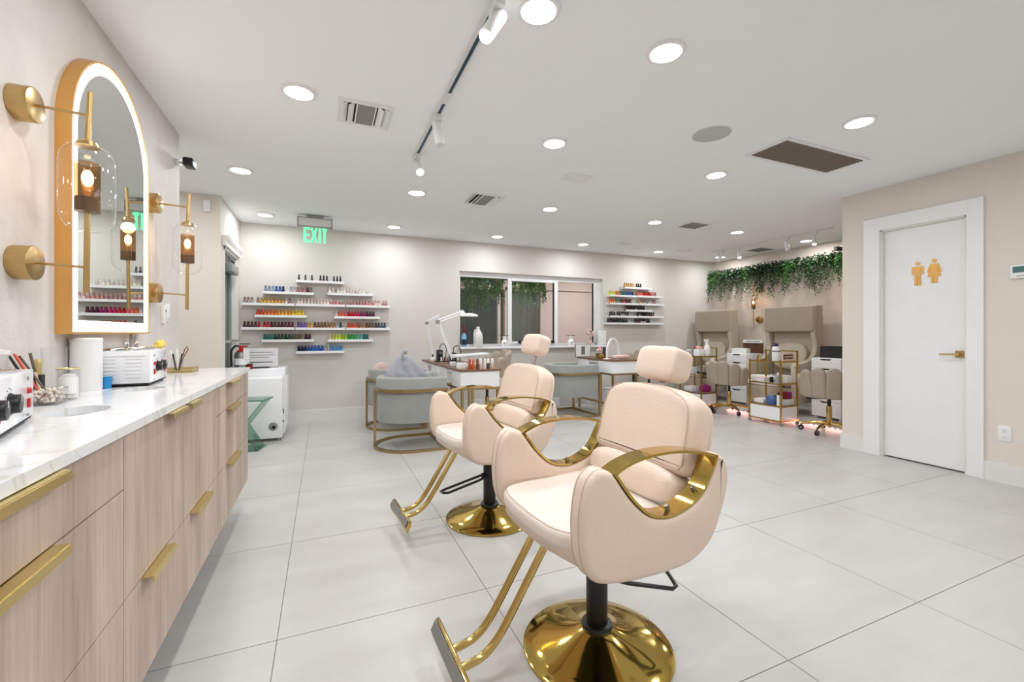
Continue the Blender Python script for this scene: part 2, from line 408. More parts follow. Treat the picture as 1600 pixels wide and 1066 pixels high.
O('door_closer', MB().box(-.045, -.12, D2H - .22, .03, .28, D2H - .13), 'greymetal', d2, bevel=.008)
O('closer_arm', MB().box(-.02, -.05, D2H - .075, .0, .27, D2H - .065).box(-.035, .24, D2H - .13, -.005, .27, D2H - .07), 'steel', d2, smooth=0)
O('push_bar', MB().tube([(-.045, -hw2 + .06, 1.03), (.03, -hw2 + .08, 1.03), (.03, hw2 - .08, 1.03), (-.045, hw2 - .06, 1.03)], .014), 'chrome', d2)
# dark mat / ground outside that door
struct('trim_1', MB().box(XB - .12, D2A, -.003, XB, D2B, .004), 'greymetal')

# window in the back wall
w1 = T('window_1', 'wide white framed three part sliding window with hanging plants outside', 'window', (0, YB, 0), kind=ST)
M1 = PY(796, 480, YB + .09).x; M2 = PY(868, 480, YB + .09).x
FY0, FY1 = .07, .12
def fr(x0, x1, z0, z1, name='window_frame', m='white', y0=FY0, y1=FY1): return O(name, MB().box(x0, y0, z0, x1, y1, z1), m, w1, smooth=0)
fr(WX0, WX0 + .03, WZ0 + .035, WZ1 - .07); fr(WX1 - .13, WX1, WZ0 + .035, WZ1 - .07); fr(WX0, WX1, WZ0, WZ0 + .035); fr(WX0, WX1, WZ1 - .07, WZ1)
fr(M1 - .03, M1 + .03, WZ0 + .035, WZ1 - .07, 'mullion'); fr(M2 - .03, M2 + .03, WZ0 + .035, WZ1 - .07, 'mullion')
fr(M2 - .046, M2 - .03, WZ0 + .07, WZ1 - .1, 'gasket', 'black', .085, .105); fr(WX1 - .145, WX1 - .13, WZ0 + .035, WZ1 - .07, 'gasket', 'black', .085, .105)
fr(M1 + .03, M2 - .03, WZ1 - .1, WZ1 - .07, 'sash_rail', 'white', .06, .11); fr(M1 + .03, M2 - .03, WZ0 + .035, WZ0 + .07, 'sash_rail', 'white', .06, .11)
for a, b in ((WX0 + .03, M1 - .03), (M1 + .03, M2 - .03), (M2 + .03, WX1 - .13)):
    O('pane', MB().box(a, .092, WZ0 + .035, b, .098, WZ1 - .07), 'pane', w1, smooth=0)
for u in (812, 864):
    x = PY(u, 531, YB + .05).x; O('window_latch', MB().cbox((x, .055, WZ0 + .062), (.05, .02, .045)), 'black', w1, smooth=0)
O('window_sill', MB().box(WX0 - .02, -.10, WZ0 - .03, WX1 + .02, .07, WZ0), 'whitegloss', w1, bevel=.004)

# place outside the window: covered passage with a curtained glass door
struct('ground_outside', MB().box(-3.0, YB + .15, -.12, 9.0, 9.0, -.02), 'ext_floor')
struct('soffit_outside', MB().box(.6, YB + .15, 2.5, 7.4, 8.5, 2.6), 'ext_soffit')
EY = 8.2
struct('wall_outside', MB().box(.6, EY, -.02, 2.3, EY + .15, 2.5).box(4.25, EY, -.02, 7.4, EY + .15, 2.5).box(2.3, EY, 2.05, 4.25, EY + .15, 2.5).box(4.25, EY - .05, 2.02, 7.2, EY, 2.2), 'ext_wall')
struct('wall_outside_side', MB().box(7.2, YB + .15, -.02, 7.35, EY, 2.5), 'ext_wall')
w2 = T('window_2', 'curtained glass door of the passage outside, seen through the window', 'window', (0, EY, 0), kind=ST)
for x in (2.3, 3.22, 3.38, 4.19): O('door_frame', MB().box(x, -.02, -.02, x + .06, .06, 2.05), 'ext_wall', w2, smooth=0)
O('door_frame', MB().box(2.3, -.02, 1.98, 4.25, .06, 2.05), 'ext_wall', w2, smooth=0)
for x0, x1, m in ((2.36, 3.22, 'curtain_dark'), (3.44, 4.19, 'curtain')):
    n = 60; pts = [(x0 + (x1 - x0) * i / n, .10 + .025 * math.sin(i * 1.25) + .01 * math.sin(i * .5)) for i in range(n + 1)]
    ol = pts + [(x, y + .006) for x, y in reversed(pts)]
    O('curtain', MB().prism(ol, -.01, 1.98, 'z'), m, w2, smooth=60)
    O('pane', MB().box(x0, .02, 0, x1, .026, 1.98), 'pane', w2, smooth=0)
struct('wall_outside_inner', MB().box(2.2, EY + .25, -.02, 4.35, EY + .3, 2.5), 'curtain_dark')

# ------------------------------------------------------------------ ceiling lights
def light(name, typ, energy, loc, parent=None, size=.14, color=(.95, .98, 1), spread=None, shape='DISK'):
    l = bpy.data.lights.new(name, typ); l.energy = energy; l.color = color
    if typ == 'AREA':
        l.shape = shape; l.size = size
        if spread: l.spread = spread
    else: l.shadow_soft_size = size
    o = bpy.data.objects.new(name, l); COL.objects.link(o); o.location = loc
    if parent: o.parent = parent
    return o
TRIM = MB().lathe([(.072, -.012), (.088, -.010), (.092, 0), (.074, 0), (.072, -.012)], n=32, caps=False).mesh('trim_ring', 'white')
LENS = MB().lathe([(0, -.006), (.074, -.006), (.074, 0), (0, 0)], n=32).mesh('lens', 'lens')
def downlight(x, y, label):
    t = T('downlight', label, 'ceiling light', (x, y, CEIL), group='recessed ceiling downlights')
    O('trim_ring', TRIM, None, t); O('lens', LENS, None, t)
    light('downlight_lamp', 'AREA', DOWN_W, (0, 0, -.016), t, .14)
for x, y, lb in [
    (.805, 1.59, 'recessed round downlight at the top edge of the picture beside the long track'),
    (1.472, 1.59, 'largest recessed round downlight, over the front salon chair'),
    (3.07, 1.64, 'recessed round downlight between the return grille and the restroom door'),
    (-.125, 2.65, 'recessed round downlight beside the square vent nearest the arched mirror'),
    (1.468, 2.66, 'recessed round downlight between the long track and the round speaker'),
    (3.0, 2.66, 'recessed round downlight just beyond the large return grille'),
    (-.62, 4.11, 'recessed round downlight nearest the alcove wall, above the second sconce'),
    (.80, 4.11, 'recessed round downlight just under the end of the long track'),
    (2.205, 4.09, 'recessed round downlight in the middle of the ceiling, right of the square vent'),
    (3.62, 4.09, 'recessed round downlight left of the far louvred vent'),
    (4.965, 4.07, 'recessed round downlight right of the far louvred vent'),
    (6.34, 4.06, 'recessed round downlight behind the short track by the vines'),
    (-.60, 5.55, 'recessed round downlight in front of the exit door, left of the exit sign'),
    (.80, 5.55, 'recessed round downlight right of the exit sign'),
    (2.175, 5.545, 'recessed round downlight above the left part of the window'),
    (3.54, 5.53, 'recessed round downlight above the right part of the window'),
    (4.98, 5.55, 'recessed round downlight above the smaller polish shelves'),
    (6.32, 5.52, 'recessed round downlight in the far right corner above the vines'),
    (-1.65, 4.25, 'added unseen downlight behind the plaster wall, brightening the alcove'), (-.125, 1.55, 'added unseen downlight before the near sconce, brightening the floor by the vanity'), (-.125, .35, 'recessed round downlight behind the viewer near the vanity'), (1.472, .1, 'recessed round downlight behind the viewer'), (3.07, .1, 'recessed round downlight behind the viewer near the right wall'),  # first two are added lamps out of view, brightening alcove wall and left floor
    (-.125, -1.1, 'recessed round downlight at the rear near the vanity'), (1.472, -1.1, 'recessed round downlight at the rear'), (3.07, -1.1, 'recessed round downlight at the rear near the right wall')]:
    downlight(x, y, lb)
t = T('soffit_light', 'small round light in the passage outside the window', 'ceiling light', (2.75, 7.1, 2.5))
O('trim_ring', TRIM, None, t); O('lens', LENS, None, t); light('soffit_lamp', 'AREA', 34, (0, 0, -.016), t, .14)
t = T('soffit_light', 'round light in the passage outside, over the pink wall', 'ceiling light', (5.0, 7.1, 2.5))
O('trim_ring', TRIM, None, t); O('lens', LENS, None, t); light('soffit_lamp', 'AREA', 34, (0, 0, -.016), t, .14)
# ------------------------------------------------------------------ ceiling fixtures
def vent(name, label, x0, x1, y0, y1, kind):
    t = T(name, label, 'vent', ((x0 + x1) / 2, (y0 + y1) / 2, CEIL))
    a, b = (x1 - x0) / 2, (y1 - y0) / 2
    f = .03
    O('backing', MB().box(-a, -b, -.003, a, b, 0), 'louver_dark', t, smooth=0)
    O('frame', MB().box(-a - f, -b - f, -.008, a + f, -b, 0).box(-a - f, b, -.008, a + f, b + f, 0).box(-a - f, -b, -.008, -a, b, 0).box(a, -b, -.008, a + f, b, 0), 'white', t, smooth=0)
    def slat(p, q, ang, along):
        mb = MB(); L = (b if along == 'y' else a) * .98
    if kind == 'three':
        for sx in (-1, 1):
            for k in range(2):
                x = sx * (a * .42 + (k + .5) * a * .29)
                O('slat', MB().prism([(x - sx * .004, -.004), (x + sx * .026, -.022), (x + sx * .028, -.020), (x, -.003)], -b, b, 'y'), 'white', t, smooth=0)
        for sx in (-1, 1): O('divider', MB().box(sx * a * .42 - .003, -b, -.018, sx * a * .42 + .003, b, -.003), 'white', t, smooth=0)
        n = 8
        for k in range(n):
            y = -b + (k + .5) * 2 * b / n
            O('slat', MB().prism([(y - .008, -.004), (y + .006, -.016), (y + .008, -.015), (y - .006, -.003)], -a * .42, a * .42, 'x'), 'greymetal', t, smooth=0)
    elif kind == 'return':
        n = 13
        for k in range(n):
            y = -b + (k + .5) * 2 * b / n
            O('slat', MB().prism([(y - .008, -.003), (y + .005, -.012), (y + .007, -.011), (y - .006, -.002)], -a, a, 'x'), 'slatbrown', t, smooth=0)
    else:
        n = max(3, int(2 * b / .05))
        for k in range(n):
            y = -b + (k + .5) * 2 * b / n
            O('slat', MB().prism([(y - .018, -.004), (y + .010, -.014), (y + .012, -.013), (y - .016, -.003)], -a, a, 'x'), 'greymetal' if kind == 'dark' else 'white', t, smooth=0)
    return t
mat('speaker_grey', (196, 197, 194), .7)
mat('slatbrown', (120, 104, 92), .6)
vent('ceiling_vent', 'square three-way white vent near the arched mirror', .105, .352, 2.645, 2.885, 'three')
vent('ceiling_vent', 'square three-way white vent in the middle of the ceiling', 1.315, 1.595, 3.925, 4.225, 'three')
vent('ceiling_vent', 'small rectangular vent beyond the round speaker, above the window', 1.89, 2.055, 3.135, 3.24, 'plain')
vent('ceiling_vent', 'louvred vent far back, between two downlights', 4.03, 4.30, 3.91, 4.15, 'dark')
vent('ceiling_vent', 'grey louvred vent behind the short track', 6.2, 6.5, 4.66, 4.92, 'dark')
vent('ceiling_vent', 'slim slot vent above the smaller polish shelves', 4.02, 4.2, 5.23, 5.3, 'plain')
vent('ceiling_vent', 'slim slot vent near the far right corner', 5.24, 5.43, 5.31, 5.38, 'plain')
vent('return_grille', 'large brown louvred return air grille in front of the restroom door', 2.9, 3.777, 1.985, 2.257, 'return')
t = T('ceiling_speaker', 'round flat grey speaker grille flush in the ceiling', 'speaker', (2.36, 2.13, CEIL))
O('grille', MB().lathe([(0, -.006), (.11, -.006), (.118, -.003), (.118, 0), (0, 0)], n=40), 'speaker_grey', t)
O('rim', MB().lathe([(.118, 0), (.118, -.005), (.124, -.005), (.126, 0), (.118, 0)], n=40, caps=False), 'white', t)

def spot_head(parent, y, aim, roll, lens='lens', L=.155, r=.029):
    """one head below the track: adapter, stem, barrel, lens"""
    h = O('spot_head', MB().box(-.018, y - .045, -.055, .018, y + .045, -.022).cyl((0, y, -.055), (0, y, -.075), .012), 'track', parent)
    d = Vector(aim).normalized(); p = Vector((0, y, -.09)); a = p - d * L * .25; b = p + d * L * .75
    O('barrel', MB().cyl(a, b, r, n=24), 'track', h, bevel=.003)
    O('yoke', MB().cyl((0, y, -.07), p, .008), 'steel', h)
    O('lens', MB().cyl(b, b + d * .003, r * .86, n=24), lens, h)
t = T('track_light', 'long white ceiling track with a dark groove and three cylindrical spotlights', 'track light', (.625, 0, CEIL))
O('rail', MB().box(-.018, .9, -.022, .018, 3.26, 0), 'track', t, smooth=0)
O('groove', MB().box(-.008, .92, -.024, .008, 3.24, -.0215), 'groove', t, smooth=0)
O('end_cap', MB().box(-.02, 3.255, -.026, .02, 3.275, 0), 'track', t, smooth=0)
O('joint', MB().box(-.017, 2.30, -.0245, .017, 2.42, -.0215), 'track', t, smooth=0)
spot_head(t, 1.60, (-.5, -.25, -.85), 0)
spot_head(t, 2.58, (.10, -.25, -1), 0, 'track')
spot_head(t, 3.20, (.05, -.6, -.62), 0)
t = T('track_light', 'short white ceiling track with four cylindrical spotlights in front of the vines', 'track light', (5.80, 0, CEIL))
O('rail', MB().box(-.018, 3.39, -.022, .018, 5.21, 0), 'track', t, smooth=0)
for y, aim, ln in ((5.05, (-.2, .3, -1), 'track'), (4.72, (-.3, -.35, -1), 'lens'), (3.98, (.4, .1, -1), 'track'), (3.62, (-.3, -.3, -1), 'lens')): spot_head(t, y, aim, 0, ln, .14, .026)

# exit sign
t = T('exit_sign', 'green illuminated EXIT sign hanging from the ceiling', 'sign', (-.09, 5.40, CEIL))
O('canopy', MB().box(-.085, -.045, -.035, .085, .045, 0), 'greymetal', t, bevel=.004)
O('housing', MB().box(-.175, -.03, -.125, .175, .03, -.03), 'offwhite', t, bevel=.004)
O('housing_frame', MB().box(-.18, -.034, -.13, -.17, .034, -.03).box(.17, -.034, -.13, .18, .034, -.03).box(-.18, -.034, -.036, .18, .034, -.028).box(-.18, -.034, -.13, .18, .034, -.124), 'steel', t, smooth=0)
O('sign_panel', MB().box(-.165, -.004, -.325, .165, .004, -.13), 'glass', t, smooth=0)
def letter(name, rects=None, bars=None):
    mb = MB()
    for r in rects or []: mb.box(r[0], -.008, r[1], r[2], -.0042, r[3])
    for (x0, z0, x1, z1, w) in bars or []:
        mb.prism([(x0 - w, z0), (x0 + w, z0), (x1 + w, z1), (x1 - w, z1)], -.008, -.0042, 'y')
    O(name, mb, 'green_led', t, smooth=0)
zt, zb = -.14, -.305
letter('letter_e', [(-.118, zb, -.094, zt), (-.094, zt - .024, -.052, zt), (-.094, zb, -.052, zb + .024), (-.094, -.234, -.06, -.211)])
letter('letter_x', None, [(-.036, zb, .016, zt, .012), (.016, zb, -.036, zt, .012)])
letter('letter_i', [(.036, zb, .06, zt)])
letter('letter_t', [(.085, zb, .109, zt), (.07, zt - .024, .124, zt)])
O('arrow', MB().prism([(-.15, -.215), (-.132, -.185), (-.132, -.245)], -.008, -.0042, 'y'), 'green_dim', t, smooth=0) if 'green_dim' in MATS else None

# ------------------------------------------------------------------ vanity
FX = -.4435; CB, CT = .8765, .90; ZA, ZB, Z0, ZT = .741, .469, .19, .8745
Y0_, Y1_, Y2_, Y3_, YS_ = .4435, 1.3365, 2.311, 3.203, 1.82
def pull(parent, a, b, z):
    z -= .0018
    O('pull', MB().prism([(FX - .014, z - .0005), (FX + .026, z - .0005), (FX + .028, z - .016), (FX + .0255, z - .016), (FX + .0235, z + .0016), (FX - .014, z + .0016)], a, b, 'y'), 'goldpull', parent, smooth=0)
def front(parent, name, y0, y1, z0, z1, handles):
    g = .0018
    f = O(name, MB().box(FX - .018, y0 + g, z0 + g, FX, y1 - g, z1 - g), 'wood', parent, smooth=0)
    for a, b in handles: pull(f, a, b, z1)
    return f
def carcass(label, y0, y1, nm='vanity_cabinet'):
    t = T(nm, label, 'cabinet', (0, 0, 0), group='vanity cabinets under the white counter')
    B = FX - .02; X0 = XL + .004
    O('carcass', MB().box(X0, y0 + .001, Z0, B, y0 + .016, CB - .001).box(X0, y1 - .016, Z0, B, y1 - .001, CB - .001).box(X0, y0 + .016, Z0, B, y1 - .016, Z0 + .02).box(X0, y0 + .016, Z0 + .02, X0 + .01, y1 - .016, CB - .001)
      .box(B - .012, y0 + .016, Z0 + .02, B, y1 - .016, .72), 'walnut', t, smooth=0)
    return t
c1 = carcass('greige wood vanity cabinet nearest the viewer with three wide drawers', Y0_, Y1_)
for a, b in ((ZA, ZT), (ZB, ZA), (Z0, ZB)): front(c1, 'drawer', Y0_, Y1_, a, b, [(.74, 1.038)])
c2 = carcass('greige wood vanity cabinet in the middle with two doors over one drawer', Y1_, Y2_)
front(c2, 'door', Y1_, YS_, ZB, ZT, [(1.625, 1.785)]); front(c2, 'door', YS_, Y2_, ZB, ZT, [(1.826, 1.95)])
front(c2, 'drawer', Y1_, Y2_, Z0, ZB, [(1.45, 1.652), (1.905, 2.14)])
c3 = carcass('greige wood vanity cabinet at the far end with three drawers', Y2_, Y3_)
for a, b in ((ZA, ZT), (ZB, ZA), (Z0, ZB)): front(c3, 'drawer', Y2_, Y3_, a, b, [(2.545, 2.815)])
O('end_panel', MB().box(XL + .004, Y3_, Z0, FX, Y3_ + .01, ZT), 'wood', c3, smooth=0)
# counter with two oval cut-outs
SINKS = [(-.64, 1.61, .07, .10), (-.66, 2.15, .075, .085)]
def counter_mesh():
    bm = bmesh.new(); edges = []
    def loop(pts):
        vs = [bm.verts.new((x, y, CB)) for x, y in pts]
        for i in range(len(vs)): edges.append(bm.edges.new((vs[i], vs[(i + 1) % len(vs)])))
    loop([(XL, .425), (-.432, .425), (-.432, 3.218), (XL, 3.218)])
    for cx, cy, rx, ry in SINKS: loop([(cx + rx * math.cos(2 * math.pi * i / 40), cy + ry * math.sin(2 * math.pi * i / 40)) for i in range(40)])
    bmesh.ops.triangle_fill(bm, edges=edges, use_beauty=True)
    for f in list(bm.faces):
        c = f.calc_center_median()
        if any(((c.x - a) / rx) ** 2 + ((c.y - b) / ry) ** 2 < .98 for a, b, rx, ry in SINKS): bm.faces.remove(f)
    ex = bmesh.ops.extrude_face_region(bm, geom=list(bm.faces))
    for v in ex['geom']:
        if isinstance(v, bmesh.types.BMVert): v.co.z = CT
    bmesh.ops.recalc_face_normals(bm, faces=bm.faces)
    me = bpy.data.meshes.new('countertop'); bm.to_mesh(me); bm.free(); me.materials.append(MATS['quartz']); return me
O('countertop', counter_mesh(), None, label='long white quartz countertop with faint grey veins on the vanity', cat='countertop')
for i, (cx, cy, rx, ry) in enumerate(SINKS):
    prof = [(1.03, .0), (1.0, -.001), (.97, -.03), (.85, -.07), (.5, -.095), (0.15, -.10), (.15, -.106), (.5, -.102), (.88, -.078), (1.0, -.03), (1.03, .0)]
    t = T('undermount_sink', ['oval white basin sunk in the counter beside the near wax warmer', 'oval white basin sunk in the counter beside the far wax warmer'][i], 'sink', (cx, cy, CB - .0005), group='oval undermount basins')
    O('basin', MB().lathe(prof, n=40, sx=rx, sy=ry, caps=False), 'sinkwhite', t)
    O('drain', MB().lathe([(0, -.098), (.015, -.098), (.015, -.108), (0, -.108)], n=20), 'chrome', t)

# arched mirror
MY0, MY1, MZ0, MZ1 = 2.08, 2.84, 1.115, 2.262
def arch(ins, k=28):
    y0, y1, z0 = MY0 + ins, MY1 - ins, MZ0 + ins; r = (y1 - y0) / 2; cy = (y0 + y1) / 2; zc = MZ1 - ins - r
    return [(y0, z0), (y1, z0)] + [(cy + r * math.cos(math.pi * i / k), zc + r * math.sin(math.pi * i / k)) for i in range(k + 1)]
def ring(mb, o, i, a, b):
    n = len(o); vs = [(a, *p) for p in o] + [(a, *p) for p in i] + [(b, *p) for p in o] + [(b, *p) for p in i]; fs = []
    for k in range(n):
        j = (k + 1) % n
        fs += [(k, j, n + j, n + k), (2 * n + k, 2 * n + j, 3 * n + j, 3 * n + k), (k, j, 2 * n + j, 2 * n + k), (n + k, n + j, 3 * n + j, 3 * n + k)]
    return mb.add(vs, fs)
t = T('arched_mirror', 'tall arched mirror with gold frame and glowing white LED border on the left wall', 'mirror', (0, 0, 0))
O('frame', ring(MB(), arch(0), arch(.008), XL, -.838), 'mirrorframe', t)
O('led_border', ring(MB(), arch(.008), arch(.052), -.846, -.842), 'led', t)
O('mirror_glass', MB().prism(arch(.052), -.848, -.843, 'x'), 'mirror', t, smooth=0)
O('backing', MB().prism(arch(.009), XL, -.85, 'x'), 'white', t, smooth=0)

# brass sconces
def sconce(y, label, x0=XL, sgn=1, pw=.13):
    t = T('wall_sconce', label, 'wall lamp', (x0, y, 0), group='brass wall sconces', rz=0 if sgn > 0 else math.pi)
    XR_ = .175
    for z in (1.838, 1.34):
        m = O('wall_disc', MB().cyl((0, 0, z), (.05, 0, z), .054, n=32), 'brass', t, bevel=.003)
        O('arm', MB().cyl((.05, 0, z), (XR_, 0, z - .006), .0045, n=12), 'brass', m)
    O('rod', MB().cyl((XR_ + .007, 0, 1.907), (XR_, 0, 1.735), .0080, n=16), 'brass', t)
    O('rod', MB().cyl((XR_, 0, 1.515), (XR_ - .003, 0, 1.25), .0080, n=16), 'brass', t)
    O('cap', MB().lathe([(.01, 1.75), (.026, 1.742), (.032, 1.728), (0, 1.728)], (XR_, 0, 0)), 'brass', t)
    prof = [(.012, 1.736), (.03, 1.734), (.052, 1.722), (.066, 1.70), (.070, 1.67), (.070, 1.52), (.066, 1.488), (.052, 1.465), (.03, 1.452), (.012, 1.45)]
    O('glass_globe', MB().lathe(prof, (XR_, 0, 0), n=32, caps=False), 'glass', t)
    sh = O('mesh_shade', MB().lathe([(.032, 1.675), (.032, 1.515)], (XR_, 0, 0), n=24, caps=False), 'smoke', t)
    O('shade_base', MB().lathe([(.0, 1.515), (.032, 1.515), (.032, 1.560), (.030, 1.560), (.0, 1.53)], (XR_, 0, 0)), 'mesh_bronze', t)
    O('bulb', MB().sup((XR_, 0, 1.625), (.03, .03, .055), 1, n=16, m=10), 'bulb', t)
    light('sconce_bulb_light', 'POINT', pw, (XR_ + .0, 0, 1.69), t, .03, (1, .78, .55))
    return t
sconce(1.86, 'brass wall lamp with clear glass globe left of the arched mirror')
sconce(3.0, 'brass wall lamp with clear glass globe right of the arched mirror')

# small wall things
t = T('switch_plate', 'white double light switch plate beside the far sconce', 'switch', (XL, 3.30, 1.245))
O('plate', MB().box(0, -.03, -.055, .006, .03, .055), 'white', t, bevel=.002); 
for s in (-1, 1): O('rocker', MB().box(.006, s * .014 - .009, -.03, .010, s * .014 + .009, .03), 'whitegloss', t, smooth=0)
t = T('wall_box', 'narrow white wall box left of the switch plate', 'wall box', (XL, 3.205, 1.23))
O('case', MB().box(0, -.022, -.055, .02, .022, .055), 'white', t, bevel=.004); O('button', MB().cyl((.02, 0, .02), (.023, 0, .02), .008), 'greymetal', t)
t = T('security_camera', 'black security camera mounted at the end of the plaster wall', 'camera', (XL, 3.50, 2.24))
O('mount', MB().cyl((0, 0, 0), (.02, 0, 0), .022), 'white', t); O('arm', MB().cyl((.02, 0, 0), (.05, 0, .0), .009), 'white', t)
O('camera_body', MB().box(.04, -.05, -.025, .095, .05, .028), 'black', t, bevel=.008); O('lens', MB().cyl((.068, -.05, 0), (.068, -.053, 0), .018), 'blackmat', t)
t = T('motion_sensor', 'white motion sensor box high on the alcove wall', 'sensor', (-1.02, 4.97, 2.325))
O('case', MB().box(-.028, -.035, -.055, .028, 0, .055), 'white', t, bevel=.008); O('sensor_window', MB().box(-.018, -.037, -.04, .018, -.034, -.005), 'offwhite', t, smooth=0)
t = T('thermostat', 'white thermostat with teal screen on the wall right of the restroom door', 'thermostat', (XN, 1.425, 1.565))
O('case', MB().box(-.025, -.065, -.05, 0, .065, .05), 'white', t, bevel=.004); O('screen', MB().box(-.027, -.05, -.008, -.0245, .05, .036), 'screen', t, smooth=0)
O('button_bar', MB().box(-.027, -.04, -.035, -.0245, .03, -.031), 'ink', t, smooth=0)
t = T('wall_outlet', 'white double power outlet low on the wall right of the restroom door', 'outlet', (XN, 1.524, .37))
O('plate', MB().box(-.006, -.036, -.058, 0, .036, .058), 'white', t, bevel=.002)
for z in (-.022, .022):
    q = O('socket', MB().box(-.009, -.018, z - .016, -.0055, .018, z + .016), 'whitegloss', t, bevel=.002)
    O('slots', MB().box(-.0096, -.008, z - .002, -.0088, -.006, z + .008).box(-.0096, .006, z - .002, -.0088, .008, z + .008).box(-.0096, -.003, z - .011, -.0088, .003, z - .006), 'ink', q, smooth=0)
# ------------------------------------------------------------------ things on the counter
Zc = CT
def warmer(label, loc, rz, w, d, h, ks):
    """wax warmer; local +x is the knob side, -y the louvred end"""
    t = T('wax_warmer', label, 'wax warmer', loc, rz, group='white wax warmers on the counter')
    O('body', MB().box(-w / 2, -d / 2, .012, w / 2, d / 2, h), 'whitegloss', t, bevel=.004)
    for sx in (-1, 1):
        for sy in (-1, 1): O('foot', MB().cyl((sx * (w / 2 - .02), sy * (d / 2 - .025), 0), (sx * (w / 2 - .02), sy * (d / 2 - .025), .012), .009), 'blackmat', t)
    O('base_plate', MB().box(-w / 2 + .004, -d / 2 + .004, .006, w / 2 - .004, d / 2 - .004, .012), 'blackmat', t, smooth=0)
    for s in (-1, 1):
        y = s * d * .24; ky = ks[0] if s < 0 else ks[1]
        O('lid', MB().lathe([(.078, h), (.08, h + .004), (.07, h + .009), (.03, h + .013), (.0, h + .014)], (0, y, 0), n=32, sx=min(1, (w / 2 - .008) / .08)), 'chrome', t)
        k = O('lid_knob', MB().lathe([(.004, h + .012), (.004, h + .022), (.010, h + .026), (.008, h + .032), (0, h + .033)], (0, y, 0), n=16), 'chrome', t)
        kb = O('dial', MB().cyl((w / 2, ky, h * .52), (w / 2 + .004, ky, h * .52), .024, n=28).cyl((w / 2 + .004, ky, h * .52), (w / 2 + .018, ky, h * .52), .021, .020, n=28), 'black', t, bevel=.001)
        O('pointer', MB().box(w / 2 + .018, ky - .0015, h * .52 + .004, w / 2 + .0188, ky + .0015, h * .52 + .018), 'white', kb, smooth=0)
        yy = s * (d / 2 - .062)
        O('indicator_lamp', MB().cyl((w / 2, yy, h * .62), (w / 2 + .007, yy, h * .62), .0085, .006, n=18), 'red', t)
        O('rocker_switch', MB().box(w / 2, yy - .008, h * .30, w / 2 + .005, yy + .008, h * .30 + .022), 'red', t, bevel=.001)
        dots = MB()
        for q in range(9):
            a = R(-120 + q * 30); dots.cbox((w / 2 + .0004, ky + .034 * math.sin(a), h * .52 + .034 * math.cos(a)), (.0008, .003, .003))
        O('dial_marks', dots, 'ink', t, smooth=0)
        O('print_mark', MB().cbox((w / 2 + .0004, yy + .002, h * .85), (.0008, .011, .009)).cbox((w / 2 + .0004, yy, h * .16), (.0008, .018, .004)), 'ink', t, smooth=0)
    for s in (-1, 1):
        for k in range(6):
            z = h * .25 + k * h * .105
            O('louver', MB().box(s * w * .22 - w * .14, -d / 2 - .003, z, s * w * .22 + w * .14, -d / 2 + .001, z + .004), 'whitegloss', t, bevel=.001)
    O('ledge', MB().box(-w * .42, -d / 2 - .003, h * .86, w * .42, -d / 2, h * .89), 'whitegloss', t, smooth=0)
    return t
a0, a1 = V(-.678, 1.501, 0), V(-.601, 1.219, 0); dr = (a0 - a1).normalized(); nrm = V(-dr.y, dr.x, 0)
ctr = a0 - dr * .19 + nrm * .09; warmer('white wax warmer at the left edge of the picture with a black dial facing out', (ctr.x, ctr.y, Zc), math.atan2(-dr.x, dr.y), .18, .38, .128, (-.14, -.035))
a0, a1 = V(-.684, 2.562, 0), V(-.657, 2.25, 0); dr = (a0 - a1).normalized(); nrm = V(-dr.y, dr.x, 0)
ctr = a0 - dr * .158 + nrm * .097; warmer('white wax warmer farther along the counter, louvred end towards the viewer', (ctr.x, ctr.y, Zc), math.atan2(-dr.x, dr.y), .19, .315, .145, (-.042, .042))

t = T('white_canister', 'tall plain white canister next to the far wax warmer', 'canister', (-.833, 2.174, Zc))
O('body', MB().lathe([(0, 0), (.044, 0), (.046, .004), (.046, .186), (0, .186)], n=36), 'white', t)
O('lid', MB().lathe([(.047, .186), (.047, .196), (.044, .200), (0, .200)], n=36), 'offwhite', t)
t = T('blue_cup', 'small bright blue cup between the white canister and the wax warmer', 'cup', (-.783, 2.205, Zc))
O('cup_wall', MB().lathe([(0, 0), (.013, 0), (.017, .05), (.0155, .05), (.012, .003), (0, .003)], n=24), 'bluecup', t); O('cup_rim', MB().tube([(.0165 * math.cos(R(a)), .0165 * math.sin(R(a)), .05) for a in range(0, 360, 20)], .001, 6, True), 'whitegloss', t)
t = T('glass_jar', 'clear glass jar with a paper label and gold rim on the counter', 'jar', (-.775, 1.905, Zc))
O('jar_wall', MB().lathe([(0, .002), (.026, .002), (.028, .008), (.028, .10), (.026, .10), (.026, .008)], n=28, caps=False), 'glass', t)
O('rim', MB().tube([(.029 * math.cos(R(a)), .029 * math.sin(R(a)), .101) for a in range(0, 360, 15)], .0022, 6, True), 'goldpull', t)
O('paper_label', MB().add([(.0288 * math.cos(R(a)), .0288 * math.sin(R(a)), z) for a in range(-130, -20, 10) for z in (.02, .075)], [(2 * i, 2 * i + 2, 2 * i + 3, 2 * i + 1) for i in range(10)]), 'paper', t)
O('cotton_fill', MB().lathe([(0, .006), (.024, .006), (.024, .07), (.015, .082), (0, .085)], n=20), 'offwhite', t)
